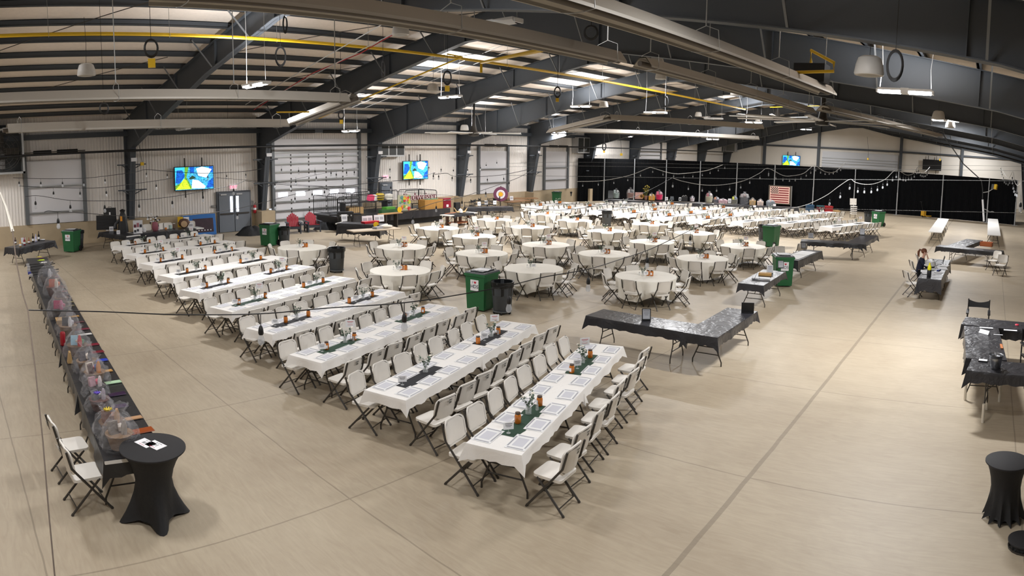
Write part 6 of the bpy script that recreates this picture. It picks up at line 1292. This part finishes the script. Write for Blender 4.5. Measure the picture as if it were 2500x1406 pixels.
# director chairs, prize wheel table
p1, p2 = at(1150, 505, .8), at(1235, 503, .8); aw = ang(p1, p2)
tablecover(((p1.x+p2.x)/2+.3, (p1.y+p2.y)/2+.3), aw, 3.0, 'black cover on the long table before the prize wheel', tlabel='folding table before the prize wheel', seed=44, drop=.25)
def director(x, y, rz, lab, seat=.72, sc=1, top=1.15):
    rt = root('director_chair', lab, 'chair', (x, y, 0), rz); fm_ = dk
    sub('canvas_back', MB().grid(lambda u, v: (-.28+.56*u, -.24-.03*sin(pi*u), top-.22+.2*v-(.07*sin(pi*u)*v)), 8, 2), mat('canvas_black', (22, 22, 24), .8), rt); sub('canvas_seat', MB().grid(lambda u, v: (-.26+.52*u, -.22+.42*v, seat-.04*sin(pi*u)), 6, 2), mat('canvas_black', (22, 22, 24), .8), rt)
    for sx in (-1, 1):
        sub('side_frame', MB().tube([(sx*.28, -.24, 0), (sx*.28, -.24, top)], .016, 6).tube([(sx*.28, .22, 0), (sx*.28, .22, seat+.22)], .016, 6).tube([(sx*.28, -.24, seat), (sx*.28, .22, seat)], .014, 5).tube([(sx*.28, -.22, .15), (sx*.28, .22, .15)], .012, 5), fm_, rt); sub('armrest', MB().box(sx*.28-.035, sx*.28+.035, -.26, .26, seat+.21, seat+.24), fm_, rt, smooth=False)
    for y_ in (-.2, .2): sub('cross_leg', MB().tube([(-.27, y_, .06), (.27, y_, seat-.04)], .012, 5).tube([(.27, y_, .06), (-.27, y_, seat-.04)], .012, 5), fm_, rt)
    return rt
for k, (px, py) in enumerate(((1147, 529), (1162, 524), (1182, 526), (1199, 525), (1207, 519))):
    p = at(px, py, 0); director(p.x, p.y, .2+.3*k, 'tall black director chair near the prize wheel, %s from the left' % ORD[k])
p = at(1222, 519, 0); rt = root('prize_wheel', 'purple and white prize wheel with a yellow sunburst on a stand', 'prize wheel', (p.x, p.y, 0), atan2(-p.y, -p.x)+pi/2); R_ = .41; zc = onY(1223, 474, p.y).z
Tq = TRZ((0, 0, zc), 0, pi/2); sub('rim', MB().lathe([(R_+.08, -.03), (R_+.1, 0), (R_+.08, .03), (0, .03)], 36, Tq), mat('wheel_purple', (112, 56, 84), .5), rt)
sub('white_disc', MB().lathe([(R_*.74, .03), (R_*.74, .036), (0, .036)], 30, Tq), paper, rt)
m = MB(); n = 12
for i in range(n): a = 2*pi*i/n; m.add([(R_*.3*cos(a-.25), R_*.3*sin(a-.25), .038), (R_*.6*cos(a), R_*.6*sin(a), .04), (R_*.3*cos(a+.25), R_*.3*sin(a+.25), .038)], [(0, 1, 2)], Tq)
sub('sun_rays', m, mat('ray_red', (170, 40, 36), .5), rt, smooth=False); sub('sun_disc', MB().lathe([(R_*.36, .039), (R_*.36, .044), (0, .044)], 20, Tq), mat('sun_yellow', (236, 176, 24), .5), rt)
sub('stand', MB().tube([(0, .1, 0), (0, .1, zc+R_+.15)], .03, 6).tube([(-.4, .1, .03), (.4, .1, .03)], .03, 6), darksteel, rt)
for px, py, lab in ((1170, 502, 'white card left on the prize wheel table'), (1187, 499, 'white card in the middle of the prize wheel table'), (1208, 499, 'white card beside the prize wheel')):
    p = at(px, py, .75); o = root('notice_card', lab, 'card', (p.x, p.y, .75), -.6); cardset(.22, .25)(o)
# brown tables behind
for k, (a_, b_) in enumerate((((1240, 492), (1312, 487)), ((1252, 485), (1330, 484)))):
    P_, Q_ = at(a_[0], a_[1], .75), at(b_[0], b_[1], .75); table_spec(L=2.44, topm=mat('table_brown', (150, 110, 74), .6)).place((P_.x+1.2, P_.y+.2, 0), ang(P_, Q_) if k else .15, 'bare brown folding table by the left wall, %s' % ('front one' if k == 0 else 'rear one'))
p = far(1249, 489, 40); rt = root('notice_card', 'white card standing on the front brown table', 'card', (at(1249, 489, .75).x, at(1249, 489, .75).y, .75), -.6); cardset(.25, .3)(rt)

# ------------------------------------------------------------------ things on the black tables
def tsign(px, py, z, rz, lab, w=.2, h=.26, dark=True):
    p = at(px, py, z); rt = root('tabletop_sign', lab, 'sign', (p.x, p.y, z), rz)
    T = TRZ((0, 0, 0), 0, -.25); sub('frame', MB().box(-w/2, w/2, -.008, .008, .01, h, T), black if dark else pipew, rt, smooth=False)
    sub('sheet', MB().box(-w/2+.02, w/2-.02, -.011, -.008, .03, h-.02, T), mat('sheet_grey', (176, 178, 184), .5), rt, smooth=False)
    m = MB()
    for k, (a_, t_) in enumerate(((.78, .34), (.66, .3), (.56, .28), (.46, .2))): m.box(-w*t_, w*t_, -.013, -.011, h*a_, h*a_+h*(.05 if k == 0 else .02), T)
    sub('print', m, ink, rt, smooth=False); sub('foot', MB().box(-w/2, w/2, -.01, .08, 0, .012), black, rt, smooth=False)
    return rt
tsign(1578, 782, .75, -.95, 'black framed sign leaning on the left wing of the foreground L'); 
p = at(1825, 763, .75); rt = root('tabletop_sign', 'back of a small black upright board on the right wing of the foreground L', 'sign', (p.x, p.y, .75), -1.15); sub('board', MB().box(-.15, .15, -.012, .012, 0, .24), black, rt, smooth=False); sub('foot', MB().box(-.15, .15, -.05, .05, 0, .012), black, rt, smooth=False)
tsign(1906, 655, .75, -1.1, 'black framed sign at the far end of the table with the wooden block'); tsign(1880, 667, .75, -1.0, 'white sign card beside the wooden block', dark=False)
p = at(1868, 671, .76); thing('wooden_block', MB().box(-.2, .2, -.1, .1, 0, .08), mat('block_wood', (184, 144, 84), .6, noise=.1), 'light wooden block on the black table', 'block', (p.x, p.y, .747), -1.3, smooth=False)
p = at(1858, 681, .77); thing('paper_roll', MB().lathe([(.045, -.28), (.045, .28)], 16, TRZ((0, 0, .045), 0, 0, pi/2)), paper, 'white paper roll beside the wooden block', 'roll', (p.x, p.y, .747), -1.35)
p = at(1848, 686, .75); rt = root('wire_easel', 'small black triangular easel before the paper roll', 'easel', (p.x, p.y, .747), -1.2); sub('frame', MB().tube([(-.1, 0, .01), (0, .05, .26), (.1, 0, .01), (-.1, 0, .01)], .008, 5), black, rt)
for k, (u) in enumerate((-.7, .45)):
    q = loc2((24.6, 7.05), -.04, u, 0, 0); thing('paper_sheet', MB().box(-.55, .55, -.3, .3, 0, .003), mat('sheet_white', (226, 226, 226), .7), 'large white sheet on the black table, %s end' % (('near', 'far')[k]), 'paper', (q[0], q[1], .748), -.04, smooth=False)
tsign(1962, 607, .75, -1.0, 'sign board at the far corner of the white sheet table'); tsign(1980, 582, .75, -.9, 'pale framed sign on the left wing of the far L', dark=False, w=.26); tsign(2105, 574, .75, -1.25, 'dark framed sign on the right wing of the far L', w=.26, h=.34)
# registration desk
def sheet(x, y, w, d, c_, lab, rz=0, z=.75, t=.004): return thing('paper_sheet', MB().box(-w/2, w/2, -d/2, d/2, 0, t), mat('ps%02x%02x%02x' % c_, c_, .8), lab, 'paper', (x, y, z), rz, smooth=False)
for k, (px, py, w, d, rz) in enumerate(((2258, 662, .5, .3, .1), (2285, 676, .2, .28, .1), (2289, 669, .2, .28, .1), (2292, 665, .22, .3, .05), (2300, 655, .6, .36, .2), (2306, 649, .4, .3, -.2), (2275, 657, .35, .28, .2), (2280, 646, .3, .25, .3), (2292, 643, .3, .22, .1), (2262, 668, .36, .3, .2))):
    p = at(px, py, .75); sheet(p.x, p.y, w, d, (226-3*k, 226-3*k, 228-3*k), 'white paper on the registration desk, %s counted from the near end' % ORD[k], rz, .75+.001*k)
p = at(2270, 652, .75); thing('pale_bag', MB().lathe([(.16, 0), (.24, .06), (.2, .22), (.06, .3), (0, .3)], 14), mat('bag_pale', (206, 206, 204), .4, bump=.5, bscale=10), 'crumpled pale plastic bag on the registration desk', 'bag', (p.x, p.y, .75))
p = at(2268, 675, .75); rt = root('spray_bottle', 'dark bottle with a bright yellow top on the registration desk', 'bottle', (p.x, p.y, .75)); sub('bottle_body', MB().lathe([(.07, 0), (.075, .01), (.075, .2), (.05, .24)], 14), dk, rt); sub('yellow_top', MB().lathe([(.06, .22), (.07, .26), (.06, .36), (.025, .4), (.03, .46), (0, .47)], 12), mat('neon_yellow', (236, 226, 20), .5), rt)
p = at(2292, 661, .75); thing('marker_pouch', MB().box(-.14, .14, -.04, .04, 0, .05), mat('pouch_blue', (34, 52, 120), .5), 'dark blue pouch on the registration desk', 'pouch', (p.x, p.y, .75), -.2, smooth=False)
p = at(2294, 640, .75); rt = root('laptop', 'open laptop in front of the person at the registration desk', 'laptop', (p.x, p.y, .75), pi+.15); sub('keyboard_half', MB().box(-.17, .17, -.12, .12, 0, .018), mat('laptop_grey', (90, 92, 98), .4), rt, smooth=False); sub('screen_half', MB().box(-.17, .17, -.006, .006, 0, .24, TRZ((0, .13, .015), 0, -.25)), mat('laptop_dark', (40, 42, 48), .4), rt, smooth=False)
p = at(2274, 635, .75); thing('grey_jacket', MB().lathe([(.05, 0), (.16, .03), (.12, .1), (0, .12)], 12), mat('cloth_grey', (96, 96, 98), .9), 'small dark cloth bundle by the hand of the person', 'cloth', (p.x-.4, p.y, .75))
p = at(2413, 601, .75); rt = root('orange_crate', 'orange brown open crate on the crosswise table', 'crate', (p.x, p.y+.1, .745), aH); om = mat('crate_orange', (168, 90, 46), .6); m = MB()
for (x0, x1, y0, y1) in ((-.3, .3, -.2, -.17), (-.3, .3, .17, .2), (-.3, -.27, -.2, .2), (.27, .3, -.2, .2)): m.box(x0, x1, y0, y1, 0, .2)
sub('crate_sides', m, om, rt, smooth=False); sub('crate_bottom', MB().box(-.3, .3, -.2, .2, 0, .02), om, rt, smooth=False)
# right edge group
p = at(2430, 898, .935); rt = root('galvanised_bucket', 'stack of two shiny galvanised buckets on the raised front table', 'bucket', (p.x, p.y, .93)); zn = mat('zinc', (178, 180, 184), .28, .9)
sub('bucket_shell', MB().lathe([(.085, 0), (.09, .005), (.118, .21), (.124, .215), (.114, .205), (.085, .03), (0, .02)], 28, cap=False), zn, rt); sub('upper_bucket', MB().lathe([(.108, .16), (.128, .245), (.134, .25), (.122, .24), (.1, .1), (0, .08)], 28, cap=False), zn, rt); sub('handle', MB().tube([(.128*cos(t), .128*sin(t)*.2-.1*0, .245+.0+.05*sin(t)) for t in [pi*k/12 for k in range(13)]], .004, 5), zn, rt)
p = at(2400, 881, .935); b_ = thing('small_book', MB().box(-.085, .085, -.06, .06, 0, .022), black, 'small black box with a white printed top beside the buckets', 'box', (p.x, p.y, .93), -1.65, smooth=False); sub('printed_top', MB().box(-.08, .08, -.055, .055, .022, .024), paper, b_, smooth=False)
p = at(2404, 814, .94); rt = root('paper_tent', 'rolled white printed sheet on the middle right table', 'paper', (p.x, p.y, .94), .9); sub('folded_sheet', MB().prism([(-.045, 0), (.045, 0), (0, .08)], -.13, .13, Matrix.Rotation(pi/2, 4, 'Z') @ Matrix.Rotation(pi/2, 4, 'X')), paper, rt, smooth=False)
for px, py, w, d, lab in ((2408, 800, .1, .3, 'white printed sheet at the rear left of the right edge tables'), (2467, 806, .1, .3, 'white printed sheet at the rear right of the right edge tables'), (2437, 817, .04, .2, 'narrow white slip beside the rolled sheet')):
    p = at(px, py, .945); sheet(p.x, p.y, w, d, (214, 214, 216), lab, .0, .943)
p = at(2445, 846, .94); thing('tan_strip', MB().box(-.16, .16, -.025, .025, 0, .012), mat('strip_tan', (184, 112, 62), .6), 'tan wooden strip lying behind the buckets', 'strip', (p.x, p.y, .94), .05, smooth=False)
p = at(2483, 793, .945); thing('red_tag', MB().lathe([(.05, 0), (.04, .02), (0, .03)], 9), mat('tag_red', (206, 60, 80), .5), 'small red object at the rear of the right edge tables', 'tag', (p.x, p.y, .94))
p = at(2388, 818, 0); q = at(2385, 757, 1.15)
director(17.35, .12, pi/2, 'black folding director chair behind the right edge tables', seat=.5, top=1.02)
director(13.9, -1.2, pi/2+.2, 'black folding director chair between the right edge tables', seat=.62, top=1.15)

# ------------------------------------------------------------------ the seated person
def skin_obj(name, pts, edges, m, parent, lvl=2, rootv=0):
    me = bpy.data.meshes.new(name); me.from_pydata([p[:3] for p in pts], edges, []); me.materials.append(m)
    o = obj(name, me, parent); sk = o.modifiers.new('skin', 'SKIN'); sk.use_smooth_shade = True
    for i, p in enumerate(pts):
        r_ = p[3]; me.skin_vertices[0].data[i].radius = (r_ if not isinstance(r_, tuple) else r_[0], r_ if not isinstance(r_, tuple) else r_[1])
    me.skin_vertices[0].data[rootv].use_root = True
    sb = o.modifiers.new('sub', 'SUBSURF'); sb.levels = lvl; sb.render_levels = lvl
    return o
px0 = at(2252, 668, .45)
per = root('person', 'person with a brown ponytail and navy hoodie seated at the registration desk, hand at chin', 'person', (24.3, 2.46, 0), pi+.15)
skn = mat('skin_tone', (214, 168, 146), .55); navy = mat('hoodie_navy', (22, 28, 52), .85, bump=.15, bscale=20); hair = mat('hair_brown', (112, 66, 42), .6, noise=.2, nscale=40); pant = mat('trousers_black', (20, 20, 24), .85)
B_ = []; Eg = []
def V(x, y, z, r_): B_.append((x, y, z, r_)); return len(B_)-1
def chain(a, *ps):
    for p in ps: i = V(*p); Eg.append((a, i)); a = i
    return a
pel = V(0, 0, .50, .13); sp1 = chain(pel, (0, .03, .66, .115), (0, .07, .84, .13)); nk0 = chain(sp1, (0, .10, 1.0, .10)); nk = chain(nk0, (0, .135, 1.09, .05), (0, .155, 1.15, .052))
hd = chain(nk, (0, .17, 1.22, .078), (0, .172, 1.29, .085), (0, .16, 1.345, .06))
for sx in (-1, 1):
    k = chain(pel, (sx*.09, .05, .49, .095), (sx*.11, .40, .50, .075), (sx*.11, .44, .28, .055), (sx*.11, .43, .08, .04)); chain(k, (sx*.11, .56, .04, .035))
def hand(w, d, up, side):                     # palm and five fingers grown from the wrist
    P0 = Vector(B_[w][:3]); d, up, side = Vector(d).normalized(), Vector(up).normalized(), Vector(side).normalized()
    pc = P0+d*.05; pi_ = chain(w, (pc.x, pc.y, pc.z, (.026, .016)))
    for k, (s_, L_) in enumerate(((-.028, .062), (-.009, .072), (.01, .068), (.028, .055))):
        a = P0+d*.085+side*s_; b = a+d*L_*.5+up*-.006; c = a+d*L_*.85-up*.025
        chain(pi_, (a.x, a.y, a.z, .0095), (b.x, b.y, b.z, .0085), (c.x, c.y, c.z, .0075))
    a = P0+d*.03-side*.035; b = a+d*.035-side*.018; chain(pi_, (a.x, a.y, a.z, .011), (b.x, b.y, b.z, .009))
wR = chain(nk0, (.15, .09, .99, .06), (.21, .11, .93, .052), (.24, .22, .78, .042), (.20, .40, .80, .032), (.17, .50, .80, .024)); hand(wR, (-.2, 1, 0), (0, 0, 1), (1, .2, 0))
wL = chain(nk0, (-.15, .09, .99, .06), (-.21, .13, .93, .052), (-.22, .36, .80, .042), (-.12, .33, 1.0, .032), (-.05, .285, 1.12, .023)); hand(wL, (.35, -.25, .75), (0, 1, .2), (1, .3, 0))
skin_obj('body', B_, Eg, skn, per)
def garment(name, m, rows, edges, root_=0): return skin_obj(name, rows, edges, m, per, root_ and 2 or 2)
garment('hoodie', navy, [(0, 0, .47, .155), (0, .02, .64, .14), (0, .07, .84, .155), (0, .10, 1.0, .125), (0, .12, 1.06, .075), (.15, .09, .98, .08), (.215, .11, .92, .07), (.245, .22, .78, .058), (.205, .38, .80, .045), (-.15, .09, .98, .08), (-.215, .13, .92, .07), (-.225, .36, .80, .058), (-.14, .335, .96, .045), (0, .03, 1.0, .09)],
        [(0, 1), (1, 2), (2, 3), (3, 4), (3, 5), (5, 6), (6, 7), (7, 8), (3, 9), (9, 10), (10, 11), (11, 12), (3, 13)])
garment('trousers', pant, [(0, 0, .5, .15), (.1, .06, .49, .11), (.11, .40, .50, .088), (.11, .44, .28, .068), (.11, .43, .1, .055), (-.1, .06, .49, .11), (-.11, .40, .50, .088), (-.11, .44, .28, .068), (-.11, .43, .1, .055)], [(0, 1), (1, 2), (2, 3), (3, 4), (0, 5), (5, 6), (6, 7), (7, 8)])
def ell(c, r_, T=None, n=14): return MB().lathe([(max(1e-4, sin(pi*k/8))*1.0, -cos(pi*k/8)) for k in range(9)], n, (Matrix.Translation(c) @ Matrix.Diagonal((r_[0], r_[1], r_[2], 1))), cap=False)
sub('hair', ell((0, .145, 1.315), (.098, .112, .105)), hair, per); sub('ponytail', MB().tube([(0, .05, 1.34), (0, .0, 1.36), (0, -.05, 1.28), (0, -.05, 1.16), (0, -.02, 1.08)], [.02, .035, .045, .04, .012], 10), hair, per)
sub('nose', ell((0, .262, 1.265), (.012, .016, .02)), skn, per); sub('mouth', ell((0, .245, 1.215), (.02, .008, .005)), mat('lips', (170, 96, 92), .5), per)
for sx in (-1, 1): sub('eye', ell((sx*.03, .246, 1.29), (.012, .008, .007)), mat('eye_dark', (50, 36, 30), .3), per); sub('ear', ell((sx*.085, .165, 1.27), (.012, .02, .03)), skn, per); sub('shoe', ell((sx*.11, .50, .04), (.045, .12, .04)), dk, per)
sub('sleeve_logo', MB().box(-.03, .03, -.002, .002, -.03, .03, TRZ((.30, .2, .85), pi/2)), paper, per, smooth=False)
